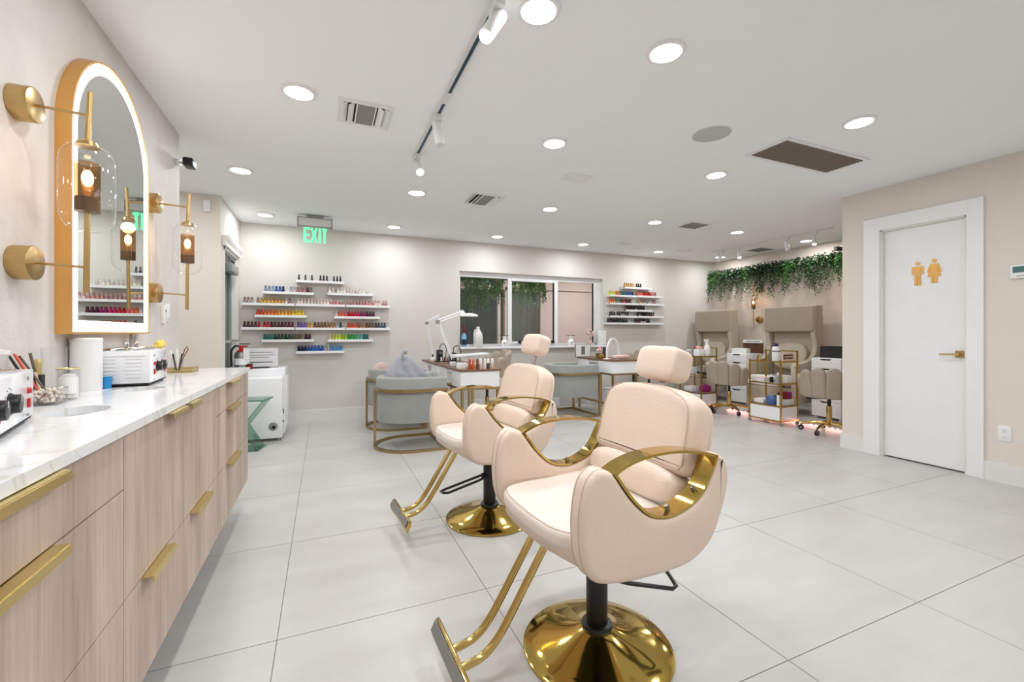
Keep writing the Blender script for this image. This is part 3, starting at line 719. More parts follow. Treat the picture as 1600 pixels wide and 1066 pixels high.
# pearl box with files
t = T('pearl_box', 'clear acrylic box full of pearls holding nail files', 'organizer', (-.785, 1.80, Zc), .1)
O('box_wall', MB().box(-.038, -.045, 0, .038, .045, .003).box(-.038, -.045, .003, -.036, .045, .05).box(.036, -.045, .003, .038, .045, .05).box(-.036, -.045, .003, .036, -.043, .05).box(-.036, .043, .003, .036, .045, .05), 'glass', t, smooth=0)
pm = MB(); rnd = random.Random(3)
for k in range(150): pm.sup((rnd.uniform(-.031, .031), rnd.uniform(-.038, .038), .008 + rnd.random() * .038), (.0105,) * 3, 1, n=8, m=6)
O('pearls', pm, 'pearl', t, kind='stuff')
def stick(name, label, a, b, wd, th, m, m2, cat='nail tool'):
    a, b = Vector(a), Vector(b); t = T(name, label, cat, a); d = b - a
    O('shaft', MB().sweep([(0, 0, 0), d * .55], SQ(wd, th), up=(1, .2, 0)), m, t, bevel=.001); O('handle', MB().sweep([d * .55, d], SQ(wd * .85, th * 1.2), up=(1, .2, 0)), m2, t, bevel=.001)
mat('coral', (214, 82, 58), .5); mat('olive', (96, 88, 72), .5)
stick('nail_file', 'coral and black nail file leaning out of the pearl box to the left', (-.79, 1.79, .925), PX(22, 553, -.84), .014, .004, 'coral', 'coral')
stick('nail_file', 'black nail file lying along the coral one in the pearl box', (-.795, 1.775, .925), PX(14, 556, -.845), .012, .004, 'blackmat', 'blackmat')
stick('nail_file', 'brown bronze nail file on top of the leaning pair', (-.78, 1.80, .93), PX(30, 556, -.835), .010, .004, 'olive', 'olive')
stick('cuticle_tool', 'short dark metal tool standing in the pearl box', (-.80, 1.81, .925), PX(47, 552, -.84), .006, .006, 'blush', 'olive')
t = T('polish_bottle_tall', 'black patterned nail bottle with rose gold cap beside the pearl box', 'nail polish', PX(77, 604, -.80) * 1.0)
t.location = (-.842, 1.885, Zc)
O('glass_body', MB().box(-.013, -.013, 0, .013, .013, .085), 'blackmat', t, bevel=.002); O('cap', MB().cyl((0, 0, .085), (0, 0, .135), .010, .009), 'goldpull', t, bevel=.001)
t = T('clear_canister', 'tall clear acrylic canister against the plaster wall behind the pearl box', 'canister', (-.845, 1.985, Zc))
O('wall', MB().lathe([(0, .001), (.032, .001), (.032, .165), (.030, .165), (.030, .005)], n=28, caps=False), 'glass', t); O('lid', MB().lathe([(.034, .165), (.034, .172), (.0, .174)], n=28), 'glass', t)
t = T('clear_canister', 'clear lidded container at the left picture edge behind the near wax warmer', 'canister', (-.845, 1.68, Zc))
O('wall', MB().lathe([(0, .001), (.032, .001), (.032, .16), (.030, .16), (.030, .005)], n=28, caps=False), 'glass', t); O('lid', MB().lathe([(.034, .16), (.034, .17), (.0, .175)], n=28), 'offwhite', t)
# small tray at the far end
t = T('brush_tray', 'shallow amber acrylic tray at the far end of the counter', 'tray', (-.725, 2.965, Zc), -.1)
O('tray_base', MB().box(-.06, -.055, 0, .06, .055, .003), 'amber', t, smooth=0)
for q in ((-.06, -.055, .06, -.052), (-.06, .052, .06, .055), (-.06, -.052, -.057, .052), (.057, -.052, .06, .052)): O('tray_side', MB().box(q[0], q[1], .003, q[2], q[3], .026), 'amber', t, smooth=0)
t = T('brush_cup', 'clear glass cup with white brushes and bronze scissors in the amber tray', 'cup', (-.745, 2.95, Zc + .003))
O('cup_wall', MB().lathe([(0, .001), (.024, .001), (.028, .075), (.026, .075), (.022, .004)], n=24, caps=False), 'glass', t)
for k, (dx, dy, h, m) in enumerate(((-.02, 0, .12, 'white'), (-.005, .01, .125, 'white'), (.004, -.012, .115, 'whitegloss'), (-.01, -.01, .10, 'blackmat'), (.012, .01, .10, 'blackmat'))):
    O('brush', MB().cyl((dx * .3, dy * .3, .006), (dx * 1.6, dy * 1.6, h), .003, .0045, n=8), m, t)
O('scissors', MB().tube([(.01, 0, .01), (.024, 0, .07), (.038, 0, .10), (.050, 0, .125), (.046, 0, .14), (.034, 0, .125), (.026, 0, .09)], .003, 6), 'walnut', t)
t = T('perfume_bottle', 'clear perfume bottle with silver cap behind the far wax warmer', 'bottle', (-.852, 2.67, Zc))
O('flask', MB().box(-.025, -.02, .002, .025, .02, .13), 'glass', t, bevel=.006); O('neck', MB().cyl((0, 0, .13), (0, 0, .142), .008), 'chrome', t); O('cap', MB().cyl((0, 0, .142), (0, 0, .215), .012), 'chrome', t, bevel=.001)
t = T('flower_vase', 'small glass vase of yellow flowers behind the far wax warmer', 'vase', (-.80, 2.80, Zc))
O('vase_wall', MB().lathe([(0, .001), (.018, .001), (.022, .05), (.014, .09), (.018, .10)], n=24, caps=False), 'glass', t)
fl = random.Random(9)
for k in range(7):
    x, y, z = fl.uniform(-.045, .045), fl.uniform(-.04, .04), fl.uniform(.12, .185)
    s = O('flower', MB().sup((x, y, z), (.034, .034, .026), 1.0, n=10, m=7).sup((x + .008, y + .006, z + .008), (.02, .02, .02), 1, n=8, m=6), 'flower_y', t); O('flower_stem', MB().cyl((x * .2, y * .2, .01), (x, y, z - .01), .0015, n=6), 'leaf_lt', s)

# ------------------------------------------------------------------ white appliance and what stands on it
t = T('white_chest_unit', 'white enamel chest unit with round grey port near the exit door', 'appliance', (0, 0, 0))
O('front_body', MB().box(-.86, 5.09, .03, -.395, 5.30, .655), 'whitegloss', t, bevel=.012)
O('rear_body', MB().box(-.86, 5.30, .03, -.385, 5.72, .735), 'whitegloss', t, bevel=.012)
O('side_rail', MB().box(-.386, 5.34, .10, -.372, 5.66, .64), 'white', t, bevel=.004)
O('port', MB().cyl((-.478, 5.091, .155), (-.478, 5.083, .155), .042, n=32), 'greymetal', t, bevel=.002); O('port_hole', MB().cyl((-.474, 5.0835, .147), (-.474, 5.080, .147), .017, n=24), 'blackmat', t)
O('latch', MB().box(-.396, 5.18, .27, -.388, 5.21, .31), 'blackmat', t, smooth=0); O('latch', MB().box(-.396, 5.15, .18, -.388, 5.17, .20), 'blackmat', t, smooth=0)
for x in (-.82, -.43):
    for y in (5.13, 5.66): O('foot', MB().cyl((x, y, 0), (x, y, .03), .02), 'steel', t)
ZU = .735
t = T('fire_extinguisher', 'silver fire extinguisher with red head, black hose and white tag', 'fire extinguisher', (-.845 + .03, 5.38, ZU))
t.location = (-.80, 5.36, ZU)
O('cylinder', MB().lathe([(0, 0), (.062, 0), (.066, .006), (.066, .15), (.055, .178), (.03, .19), (.018, .2), (0, .2)], n=32), 'steel', t)
O('name_band', MB().lathe([(.0665, .05), (.0672, .05), (.0672, .115), (.0665, .115)], n=32, caps=False), 'paper', t)
O('valve_head', MB().cyl((0, 0, .19), (0, 0, .235), .022).box(-.02, -.012, .23, .06, .012, .25), 'red', t, bevel=.002); O('collar', MB().cyl((0, 0, .178), (0, 0, .2), .042), 'red', t)
O('lever', MB().box(-.02, -.010, .262, .08, .010, .27), 'blackmat', t, smooth=0)
O('hose', MB().tube(spline([(-.01, 0, .235), (-.05, -.01, .245), (-.085, -.015, .2), (-.088, -.02, .12), (-.085, -.02, .03)], 6, False), .011, 10), 'black', t)
g = O('inspection_tag', MB().box(.028, -.071, .11, .085, -.069, .22), 'paper', t, smooth=0); O('tag_string', MB().tube([(.05, -.07, .22), (.04, -.05, .25), (.01, -.02, .245)], .0015, 5), 'ink', g)
t = T('sign_holder', 'printed paper sheet in a clear holder on the white chest unit', 'sign', (-.62, 5.50, ZU), 0)
O('clear_panel', MB().box(-.16, -.004, 0, .16, .0, .225), 'glass', t, smooth=0); O('foot', MB().box(-.16, -.05, 0, .16, .05, .003), 'glass', t, smooth=0)
pp = O('paper', MB().box(-.15, -.0035, .008, .15, -.0015, .215), 'paper', t, smooth=0)
O('text_lines', MB().box(-.12, -.0046, .165, .10, -.0040, .172).box(-.12, -.0046, .135, .12, -.0040, .14).box(-.12, -.0046, .11, .06, -.0040, .115).box(-.12, -.0046, .055, .10, -.0040, .066), 'ink', pp, smooth=0)
O('marker_pen', MB().cyl((-.70, 5.45, ZU + .225), (-.56, 5.45, ZU + .232), .008), 'blackmat', t, bevel=.001) if False else None
tag(O('marker_pen', MB().cyl((-.11, 0, .009), (.05, 0, .009), .009).cyl((.05, 0, .009), (.075, 0, .009), .007, .003), 'blackmat', loc=(-.60, 5.40, ZU), bevel=.001), 'black marker pen lying on the white chest unit', 'pen')
t = T('credit_box', 'small dark red box on the white chest unit beside the extinguisher', 'box', (-.715, 5.33, ZU))
O('box_body', MB().box(-.022, -.02, 0, .022, .02, .048), 'crimson', t, bevel=.002); O('box_lid', MB().box(-.023, -.021, .048, .023, .021, .056), 'blackmat', t, bevel=.001)
# zig-zag glass stand
t = T('glass_stand', 'green edged zigzag glass stand at the end of the vanity', 'glass stand', (-.66, 4.86, 0), -.25)
def plate(name, a, b, wd, m='greenglass', th=.008):
    a, b = Vector(a), Vector(b); d = (b - a).normalized(); n = d.cross(Vector((0, 1, 0))).normalized() * th
    vs = []
    for p in (a, b):
        for y in (-wd / 2, wd / 2):
            for q in (Vector(), n): vs.append(p + Vector((0, y, 0)) + q)
    return O(name, MB().add(vs, [(0, 1, 3, 2), (4, 6, 7, 5), (0, 4, 5, 1), (2, 3, 7, 6), (0, 2, 6, 4), (1, 5, 7, 3)]), m, t, smooth=0)
plate('base_plate', (-.12, 0, .004), (.12, 0, .004), .22); plate('lower_panel', (.10, 0, .012), (-.03, 0, .22), .20); plate('upper_panel', (-.03, 0, .22), (.16, 0, .47), .20); plate('top_plate', (-.12, 0, .478), (.17, 0, .478), .24)
mat('greenedge', (60, 110, 96), .2)
O('polished_edge', MB().box(-.12, -.123, .472, .17, -.120, .480).box(.168, -.12, .472, .172, .12, .480).box(-.12, -.113, 0, .12, -.110, .006), 'greenedge', t, smooth=0)

# ------------------------------------------------------------------ polish shelves
SHD = .10
def shelf(x0, x1, z, label):
    t = T('polish_shelf', label, 'shelf', ((x0 + x1) / 2, YB, z), group='white polish ledges')
    h = (x1 - x0) / 2
    O('ledge', MB().box(-h, -SHD, -.012, h, 0, 0), 'white', t, smooth=0); O('front_lip', MB().box(-h, -SHD - .008, -.012, h, -SHD, .018), 'white', t, smooth=0)
    O('back_plate', MB().box(-h, -.008, 0, h, 0, .03), 'white', t, smooth=0)
    return t
BM = {}
def bottle_mesh(rgb, cap, shape):
    k = (rgb, cap, shape)
    if k not in BM:
        m = mat('polish_%d_%d_%d' % rgb, rgb, .15); c = mat('pcap_%d_%d_%d' % cap, cap, .35)
        if shape == 0: pr = [(0, 0), (.0165, 0), (.0183, .003), (.0183, .040), (.014, .047), (.010, .049)]; cp = [(.0130, .049), (.0130, .084), (.010, .087), (0, .087)]
        elif shape == 1: pr = [(0, 0), (.0165, 0), (.0185, .003), (.0185, .046), (.012, .051)]; cp = [(.0142, .051), (.0138, .084), (0, .087)]
        else: pr = [(0, 0), (.017, 0), (.018, .004), (.016, .03), (.010, .04)]; cp = [(.0105, .04), (.0085, .088), (0, .09)]
        mb = MB().lathe(pr, n=10, mi=0).lathe(cp, n=10, mi=1); BM[k] = mb.mesh('nail_polish', [m, c])
    return BM[k]
CN = dict(black=(22, 20, 22), white=(236, 234, 230), cream=(228, 218, 204), taupe=(150, 132, 122), gold=(206, 160, 76), palepink=(226, 202, 198), greypink=(198, 182, 178), mauve=(164, 116, 118), rose=(196, 120, 122),
          red=(196, 30, 34), redor=(226, 66, 34), orange=(236, 128, 48), amber=(240, 168, 60), yellow=(240, 208, 50), lemon=(216, 220, 70), pink=(228, 92, 130), hotpink=(206, 36, 100), magenta=(150, 30, 96), plum=(84, 34, 62), wine=(104, 26, 40),
          darkwine=(66, 26, 34), purple=(110, 88, 164), brown=(112, 66, 44), bronze=(158, 108, 60), slate=(66, 80, 96), greyblue=(132, 146, 172), blue=(44, 96, 176), navy=(26, 34, 84), sky=(96, 160, 214), teal=(40, 120, 116), dkgreen=(38, 66, 54), olive=(92, 92, 60),
          green=(50, 168, 70), lime=(170, 204, 60), mint=(110, 196, 176), silver=(178, 178, 180), grey=(120, 118, 120), coral=(232, 112, 92))
NAMES = dict(palepink='pale pink', greypink='grey pink', redor='red orange', hotpink='hot pink', darkwine='dark wine', greyblue='grey blue', dkgreen='dark green')
def fill(x0, x1, z, spec, where, cap=None, shape=0, pitch=.0375, jit=.004):
    rn = random.Random(int(x0 * 1000) + int(z * 777)); x = x0 + .03
    out = []
    for item in spec:
        if isinstance(item, float): x += item; continue
        nm, n = item if isinstance(item, tuple) else (item, 1)
        for q in range(n):
            if x < x1 - .012: out.append((nm, q, x))
            x += pitch
    tot = {}; seen = {}
    for nm, q, x in out: tot[nm] = tot.get(nm, 0) + 1
    ORD = ['leftmost', 'second', 'third', 'fourth', 'fifth', 'sixth', 'seventh', 'eighth', 'ninth', 'tenth']
    for nm, q, x in out:
        c = CN[nm]; jc = tuple(max(0, min(255, int(v + (q % 3 - 1) * 9))) for v in c)
        b = O('nail_polish', bottle_mesh(jc, cap if cap else tuple(int(v * .9) for v in jc), shape), None, loc=(x, YB - .06 + rn.uniform(-jit, jit), z))
        k = seen.get(nm, 0); seen[nm] = k + 1; cn = NAMES.get(nm, nm)
        if tot[nm] == 1: lb = '%s nail polish bottle on the %s' % (cn, where)
        elif k == 0: lb = 'leftmost %s polish on the %s' % (cn, where)
        else: lb = '%s %s polish from the left on the %s' % (ORD[k], cn, where)
        tag(b, lb, 'nail polish', 'polish bottles on the ' + where)
BK = (20, 18, 20)
LS = [  # x0, x1, z, label part, spec, cap, shape
 (-.312, .240, 1.752, 'top ledge under the exit sign', ['black', .035, 'black', .035, 'black', .06, ('black', 2), 'brown', .045, ('black', 2), 'darkwine', 'wine'], BK, 2),
 (-.672, -.115, 1.600, 'left ledge of the second row', [('greyblue', 3), ('blue', 2), 'navy', .045, ('silver', 2), ('mauve', 3), 'wine', ('grey', 2), 'dkgreen'], None, 0),
 (.042, .592, 1.608, 'right ledge of the second row', ['white', 'greypink', .02, ('cream', 3), ('greypink', 4), ('cream', 2), .02, 'greypink'], (214, 206, 198), 0),
 (-.889, -.331, 1.458, 'left ledge of the long upper row', [('taupe', 3), .025, ('taupe', 1), ('gold', 7), 'cream', 'taupe'], None, 0),
 (-.318, .248, 1.460, 'middle ledge of the long upper row', [('palepink', 2), ('greypink', 5), ('palepink', 3), ('rose', 4)], (208, 188, 182), 0),
 (.262, .806, 1.460, 'right ledge of the long upper row', [('mauve', 5), ('rose', 4), ('palepink', 2), .02, ('mauve', 2)], (196, 158, 154), 0),
 (-.753, -.196, 1.316, 'left orange ledge of the middle', [('redor', 2), ('orange', 4), ('amber', 4), ('yellow', 4)], None, 1),
 (.119, .678, 1.312, 'right pink ledge of the middle', ['palepink', ('coral', 2), 'pink', ('red', 2), ('hotpink', 2), ('magenta', 2), ('plum', 3)], None, 1),
 (-.891, -.331, 1.168, 'left ledge of the long lower row', [('darkwine', 4), 'red', .02, ('red', 2), ('darkwine', 4), ('wine', 3)], None, 0),
 (-.318, .248, 1.166, 'middle ledge of the long lower row', [('purple', 3), ('gold', 2), ('brown', 4), ('bronze', 3), 'silver', 'slate'], None, 0),
 (.262, .812, 1.165, 'right ledge of the long lower row', [('redor', 3), ('bronze', 3), ('brown', 3), ('slate', 4)], None, 0),
 (-.681, -.117, 1.020, 'left dark green ledge below', [('teal', 3), ('dkgreen', 5), ('olive', 3), 'taupe', ('plum', 2)], None, 1),
 (.042, .592, 1.016, 'right green ledge below', ['cream', ('lemon', 3), ('lime', 2), ('green', 3), ('mint', 2), ('teal', 2)], None, 1),
 (-.314, .240, .874, 'lowest blue ledge', [('navy', 3), ('blue', 5), ('silver', 2), ('sky', 4)], None, 1)]
for x0, x1, z, nm, spec, cap, sh in LS:
    shelf(x0, x1, z, 'white polish shelf, the ' + nm.replace('ledge', 'one', 1) if False else 'white wall shelf for polish, the ' + nm); fill(x0, x1, z, spec, nm, cap, sh)
RS = [
 (4.622, 5.205, 1.872, 'top ledge by the window', [('gold', 4), 'amber', .04, ('black', 3)], None, 0),
 (4.325, 4.887, 1.732, 'second left ledge by the window', [('lemon', 3), 'coral', 'orange', ('green', 1), ('teal', 2), ('blue', 3), 'slate'], None, 1),
 (4.897, 5.43, 1.736, 'second right ledge by the window', [('coral', 3), ('red', 4), ('rose', 2), 'mauve'], None, 1),
 (4.325, 4.927, 1.600, 'third left ledge by the window', [('orange', 3), 'taupe', 'mint', 'teal', ('red', 2), ('darkwine', 2), 'brown'], None, 0),
 (4.94, 5.47, 1.602, 'third right ledge by the window', [('gold', 1), ('taupe', 3), .03, ('greypink', 2), ('mauve', 2)], None, 0),
 (4.648, 5.205, 1.490, 'short black ledge by the window', ['bronze', ('black', 4), 'silver', ('black', 4)], BK, 0),
 (4.325, 4.887, 1.385, 'fifth left ledge by the window', [('black', 3), .03, ('black', 2), ('silver', 2), ('grey', 2)], BK, 0),
 (4.897, 5.47, 1.387, 'fifth right ledge by the window', ['black', 'silver', ('black', 3), 'grey', ('plum', 2), 'mauve'], BK, 0),
 (4.255, 4.835, 1.270, 'lowest left ledge by the window', [.03, ('black', 4), ('dkgreen', 4), ('black', 2)], BK, 0),
 (4.846, 5.46, 1.270, 'lowest right ledge by the window', ['olive', ('wine', 2), ('greypink', 3), ('black', 2)], BK, 0)]
for x0, x1, z, nm, spec, cap, sh in RS:
    shelf(x0, x1, z, 'white wall shelf for polish, the ' + nm); fill(x0, x1, z, spec, nm, cap, sh, pitch=.042)
# ------------------------------------------------------------------ salon chairs (face -x)
def band(mb, path, y0, y1, th):
    """closed strap following path (x,z), between y0 and y1, thickness th inwards"""
    n = len(path); P = [Vector(p) for p in path]
    area = sum(P[i].x * P[(i + 1) % n].y - P[(i + 1) % n].x * P[i].y for i in range(n)); sg = 1 if area > 0 else -1
    inn = []
    for i in range(n):
        d1 = (P[i] - P[i - 1]).normalized(); d2 = (P[(i + 1) % n] - P[i]).normalized(); d = (d1 + d2).normalized()
        nn = Vector((-d.y, d.x)) * sg; k = max(.45, d.dot(d2)); inn.append(P[i] + nn * (th / k))
    vs = [(p.x, y0, p.y) for p in P] + [(p.x, y1, p.y) for p in P] + [(p.x, y0, p.y) for p in inn] + [(p.x, y1, p.y) for p in inn]; fs = []
    for i in range(n):
        j = (i + 1) % n
        fs += [(i, j, n + j, n + i), (2 * n + i, 2 * n + j, 3 * n + j, 3 * n + i), (i, j, 2 * n + j, 2 * n + i), (n + i, n + j, 3 * n + j, 3 * n + i)]
    return mb.add(vs, fs)
O_ = O
def salon_chair(label, loc, rz, base_rot, hu=0):
    t = T('salon_chair', label, 'salon chair', loc, rz, group='blush salon chairs')
    ARMY, AT = .318, .075
    lobe = [(-.235, .742), (-.264, .742), (-.296, .71), (-.313, .64), (-.315, .57), (-.305, .50), (-.275, .45), (-.22, .425), (-.105, .412), (.04, .412), (.115, .43), (.178, .475), (.225, .56), (.25, .64), (.246, .70), (.226, .728), (.198, .732)]
    conc = [(.190, .70), (.148, .633), (.105, .60), (.059, .582), (.01, .573), (-.037, .577), (-.080, .592), (-.116, .620), (-.150, .655), (-.181, .695), (-.206, .728)]
    ol = [(p.x, p.y) for p in spline(lobe + conc, 3)]
    for s, nm in ((-1, 'near'), (1, 'far')):
        y0, y1 = (-ARMY, -ARMY + AT) if s < 0 else (ARMY - AT, ARMY)
        arm = O('arm_panel', MB().puffy(ol, y0, y1, .022, 'y', 5), 'leather', t, smooth=60)
        top = [(-.206, .728), (-.16, .749), (-.10, .763), (-.037, .768), (.03, .767), (.09, .760), (.15, .748), (.205, .733)]
        path = [(p.x, p.y) for p in spline(top, 4, False)] + [(p.x, p.y) for p in spline([(.205, .733), (.190, .70)] + conc[1:-1] + [(-.206, .728)], 4, False)][1:-1]
        g = O('arm_frame', band(MB(), path, y0 + .006, y1 - .006, .008), 'gold', t, smooth=35)
        for (x, z) in ((.128, .625), (.02, .584)): O('bolt', MB().cyl((x, (y0 + y1) / 2, z), (x - .006, (y0 + y1) / 2, z + .012), .008, .006, n=12), 'steel', g)
        zc = [(x, z) for x, z in conc]
        O('welt', MB().tube([(x, y0 + .02, z) for x, z in [(p.x, p.y) for p in spline(lobe[:12], 3, False)]], .0016, 5).tube([(x, y1 - .02, z) for x, z in [(p.x, p.y) for p in spline(lobe[:12], 3, False)]], .0016, 5), 'seam', arm)
    # seat
    so = [(-.10, -.243), (.14, -.243), (.14, .243), (-.10, .243), (-.20, .240), (-.285, .222), (-.322, .17), (-.335, .08), (-.337, 0), (-.335, -.08), (-.322, -.17), (-.285, -.222), (-.20, -.240)]
    so = [(p.x, p.y) for p in spline(so, 4)]
    seat = O('seat_cushion', MB().puffy(so, .485, .545, .024, 'z', 5), 'leather_seat', t, smooth=60)
    sb = [(x * (1 if x > 0 else .985), y * .985) for x, y in so]; sl = [(max(x * .80, -.25), y * .95) for x, y in so]
    n = len(so); vs = [(x, y, .515) for x, y in sb] + [(x * .995, y, .47) for x, y in sb] + [(x, y, .425) for x, y in sl] + [(x * .95, y * .95, .415) for x, y in sl]
    fs = [(k * n + i, k * n + (i + 1) % n, (k + 1) * n + (i + 1) % n, (k + 1) * n + i) for k in range(3) for i in range(n)] + [tuple(range(n)), tuple(range(3 * n, 4 * n))]
    O('seat_base', MB().add(vs, fs), 'leather', t, smooth=60)
    pip = [(x * .968, y * .968, .5405) for x, y in so]
    O('piping', MB().tube(pip, .0022, 6, True), 'seam', seat)
    # back: leaning cushion, lumbar roll, headrest
    tilt = R(14)
    bk = T('tmp', '', '') if False else None
    def leaned(mb_fn, origin, ang):
        mb = MB(); mb.X = Matrix.Translation(origin) @ Matrix.Rotation(ang, 4, 'Y'); mb_fn(mb); mb.X = None; return mb
    o2 = [(-.236, .0), (-.242, .09), (-.238, .18), (-.215, .242), (-.15, .272), (-.07, .283), (0, .285), (.07, .283), (.15, .272), (.215, .242), (.238, .18), (.242, .09), (.236, .0), (.10, -.004), (-.10, -.004)]
    o2 = [(p.x, p.y) for p in spline(o2, 4)]
    bc = O('back_cushion', leaned(lambda m: m.puffy(o2, -.005, .108, .034, 'x', 6), (.130, 0, .655), tilt), 'leather', t, smooth=60)
    o3 = [(y * .925, z * .925 + .015) for y, z in o2]
    mb = leaned(lambda m: m.tube([(-.0045, y, z) for y, z in o3], .0018, 5, True), (.130, 0, .655), tilt); O('piping', mb, 'seam', bc)
    O('lumbar_roll', leaned(lambda m: m.sup((.035, 0, -.055), (.125, .47, .14), .75, .35, n=36, m=18), (.125, 0, .655), tilt), 'leather', t, smooth=60)
    O('back_hinge', MB().box(.14, -.10, .47, .155, -.075, .62).box(.14, .075, .47, .155, .10, .62).cyl((.1, -.2, .552), (.1, .2, .552), .012), 'steel', t)
    O('back_shell', leaned(lambda m: m.puffy([(y * .96, z * .96) for y, z in o2], .100, .116, .006, 'x', 3), (.130, 0, .655), tilt), 'leather', t, smooth=60)
    O('headrest_post', leaned(lambda m: m.box(.05, -.013, .24, .064, .013, .35 + hu), (.130, 0, .655), R(18)), 'chrome', t, bevel=.002)
    O('headrest', leaned(lambda m: m.sup((.035, 0, .372 + hu), (.10, .205, .132), .45, .22, n=40, m=20), (.130, 0, .655), R(18)), 'leather', t, smooth=60)
    # pedestal
    BO = -.035
    def OB(name, mb, m, par, **k):
        o = O_(name, mb, m, par, **k)
        if par is t: o.location.x = BO
        return o
    OB('base_disc', MB().lathe([(.0, 0), (.255, 0), (.262, .004), (.262, .010), (.254, .015), (.20, .025), (.15, .037), (.11, .050), (.08, .062), (.058, .072), (.045, .076), (0, .076)], n=64), 'gold', t, smooth=50)
    OB('column', MB().cyl((0, 0, .07), (0, 0, .33), .038, n=32), 'black', t, bevel=.002)
    OB('collar', MB().lathe([(.038, .068), (.052, .070), (.056, .080), (.052, .090), (.040, .094), (.038, .094), (.038, .068)], n=32, caps=False), 'black', t)
    OB('piston', MB().cyl((0, 0, .33), (0, 0, .425), .022, n=24), 'blackmat', t)
    OB('mount_plate', MB().box(-.12, -.10, .405, .12, .10, .424), 'blackmat', t, smooth=0)
    lv = T('pump', '', '') if False else None
    c, s_ = math.cos(base_rot), math.sin(base_rot)
    q = lambda x, y, z: (x * c - y * s_, x * s_ + y * c, z)
    OB('pump_lever', MB().tube([q(.03, .03, .262), q(.10, .045, .25), q(.285, .05, .215), q(.305, .03, .212), q(.295, -.045, .195), q(.27, -.058, .196), q(.10, -.045, .235), q(.03, -.03, .255)], .0075, 8), 'black', t)
    OB('pump_cap', MB().cyl(q(.0, 0, .262), q(.052, 0, .262), .014), 'black', t)
    # footrest
    for y in (-.042, .042):
        OB('footrest_tube', MB().tube(spline([(-.235, y, .43), (-.30, y, .33), (-.375, y, .215), (-.415, y, .165), (-.455, y, .137), (-.50, y, .126), (-.53, y, .124)], 5, False), .0125, 12), 'goldtube', t)
    OB('footrest_bar', MB().prism([(-.552, .092), (-.544, .088), (-.530, .12), (-.524, .145), (-.530, .152), (-.54, .150), (-.556, .118)], -.172, .172, 'y'), 'goldtube', t, bevel=.002)
    OB('footrest_grip', MB().prism([(-.5585, .119), (-.543, .1515), (-.5445, .152), (-.560, .1195)], -.165, .165, 'y'), 'greymetal', t, smooth=0)
    return t
salon_chair('blush leather salon chair in front with gold arms and round gold base', (.930, 1.31, 0), R(2), R(-10))
salon_chair('blush leather salon chair behind the front one, beside the grey armchairs', (.958, 2.485, 0), R(5), R(181), .045)

# ------------------------------------------------------------------ grey barrel armchairs (face +x)
def dpath(r, xf, k=20, ins=0):
    pts = [(xf, -r + ins)] + [(-(r - ins) * math.sin(math.pi * i / k) * 1.0, -(r - ins) * math.cos(math.pi * i / k)) for i in range(k + 1)] + [(xf, r - ins)]
    return pts
def barrel(label, loc):
    t = T('barrel_armchair', label, 'armchair', loc, 0, group='grey velvet barrel armchairs')
    r, xf = .335, .30
    P = dpath(r, xf)
    O('base_ring', MB().sweep([(x, y, .0125) for x, y in P], SQ(.025), True), 'goldframe', t, smooth=30)
    O('top_rail', MB().sweep([(x, y, .575) for x, y in P], SQ(.022, .026)), 'goldframe', t, smooth=30)
    for x, y in ((-r, 0), (xf, -r), (xf, r)):
        O('post', MB().cbox((x, y, .294), (.025, .025, .538)), 'goldframe', t, smooth=0)
    Q = dpath(r, xf - .0, ins=.060)
    prof = [(-.045, -.215), (.045, -.215), (.045, .10), (.040, .11), (.043, .125), (.045, .19), (.035, .205), (0, .212), (-.035, .205), (-.045, .19)]
    O('shell', MB().sweep([(x, y, .485) for x, y in Q], prof), 'velvet', t, smooth=50)
    S = dpath(r, xf + .01, ins=.105)
    O('seat', MB().puffy([(x, y) for x, y in S], .285, .44, .03, 'z', 4), 'velvet', t, smooth=60)
    return t
barrel('grey velvet barrel armchair with gold frame, nearest of the left pair', (.79, 4.42, 0))
barrel('grey velvet barrel armchair with gold frame, behind the nearest one on the left', (.80, 5.41, 0))
barrel('grey velvet barrel armchair with gold frame in front of the arch lamp table', (3.08, 5.21, 0))
def pillow(name, label, loc, yaw, size, th, m, spin=45):
    t = T(name, label, 'cushion', loc)
    mb = MB(); mb.X = Matrix.Rotation(R(yaw), 4, 'Z') @ Matrix.Rotation(R(78), 4, 'X') @ Matrix.Rotation(R(spin), 4, 'Z'); mb.sup((0, 0, 0), (size, size, th), .95, .55, n=36, m=16); mb.X = None
    for i, p in enumerate(mb.v): mb.v[i] = p + Vector((.005 * math.sin(p.z * 40 + p.x * 30), .006 * math.sin(p.x * 60 + p.z * 40), .004 * math.sin(p.x * 50)))
    O('cover', mb, m, t, smooth=70)
    return t
p = pillow('throw_cushion', 'large pale grey cushion standing in the nearest barrel armchair', (.74, 4.40, .685), 12, .36, .13, 'cloth_grey')
O('bow_knot', MB().sup((0, -.02, .245), (.05, .05, .05), 1, n=12, m=8).sup((-.03, -.05, .2), (.03, .03, .09), 1, n=10, m=8), 'cloth_grey', p)
pillow('throw_cushion', 'small dark grey round cushion beside the pale one in the nearest barrel armchair', (1.03, 4.50, .615), 20, .21, .12, 'velvet', 10)
pillow('throw_cushion', 'dusty pink cushion standing in the rear left barrel armchair', (.64, 5.40, .60), 20, .30, .12, 'cloth_pink')

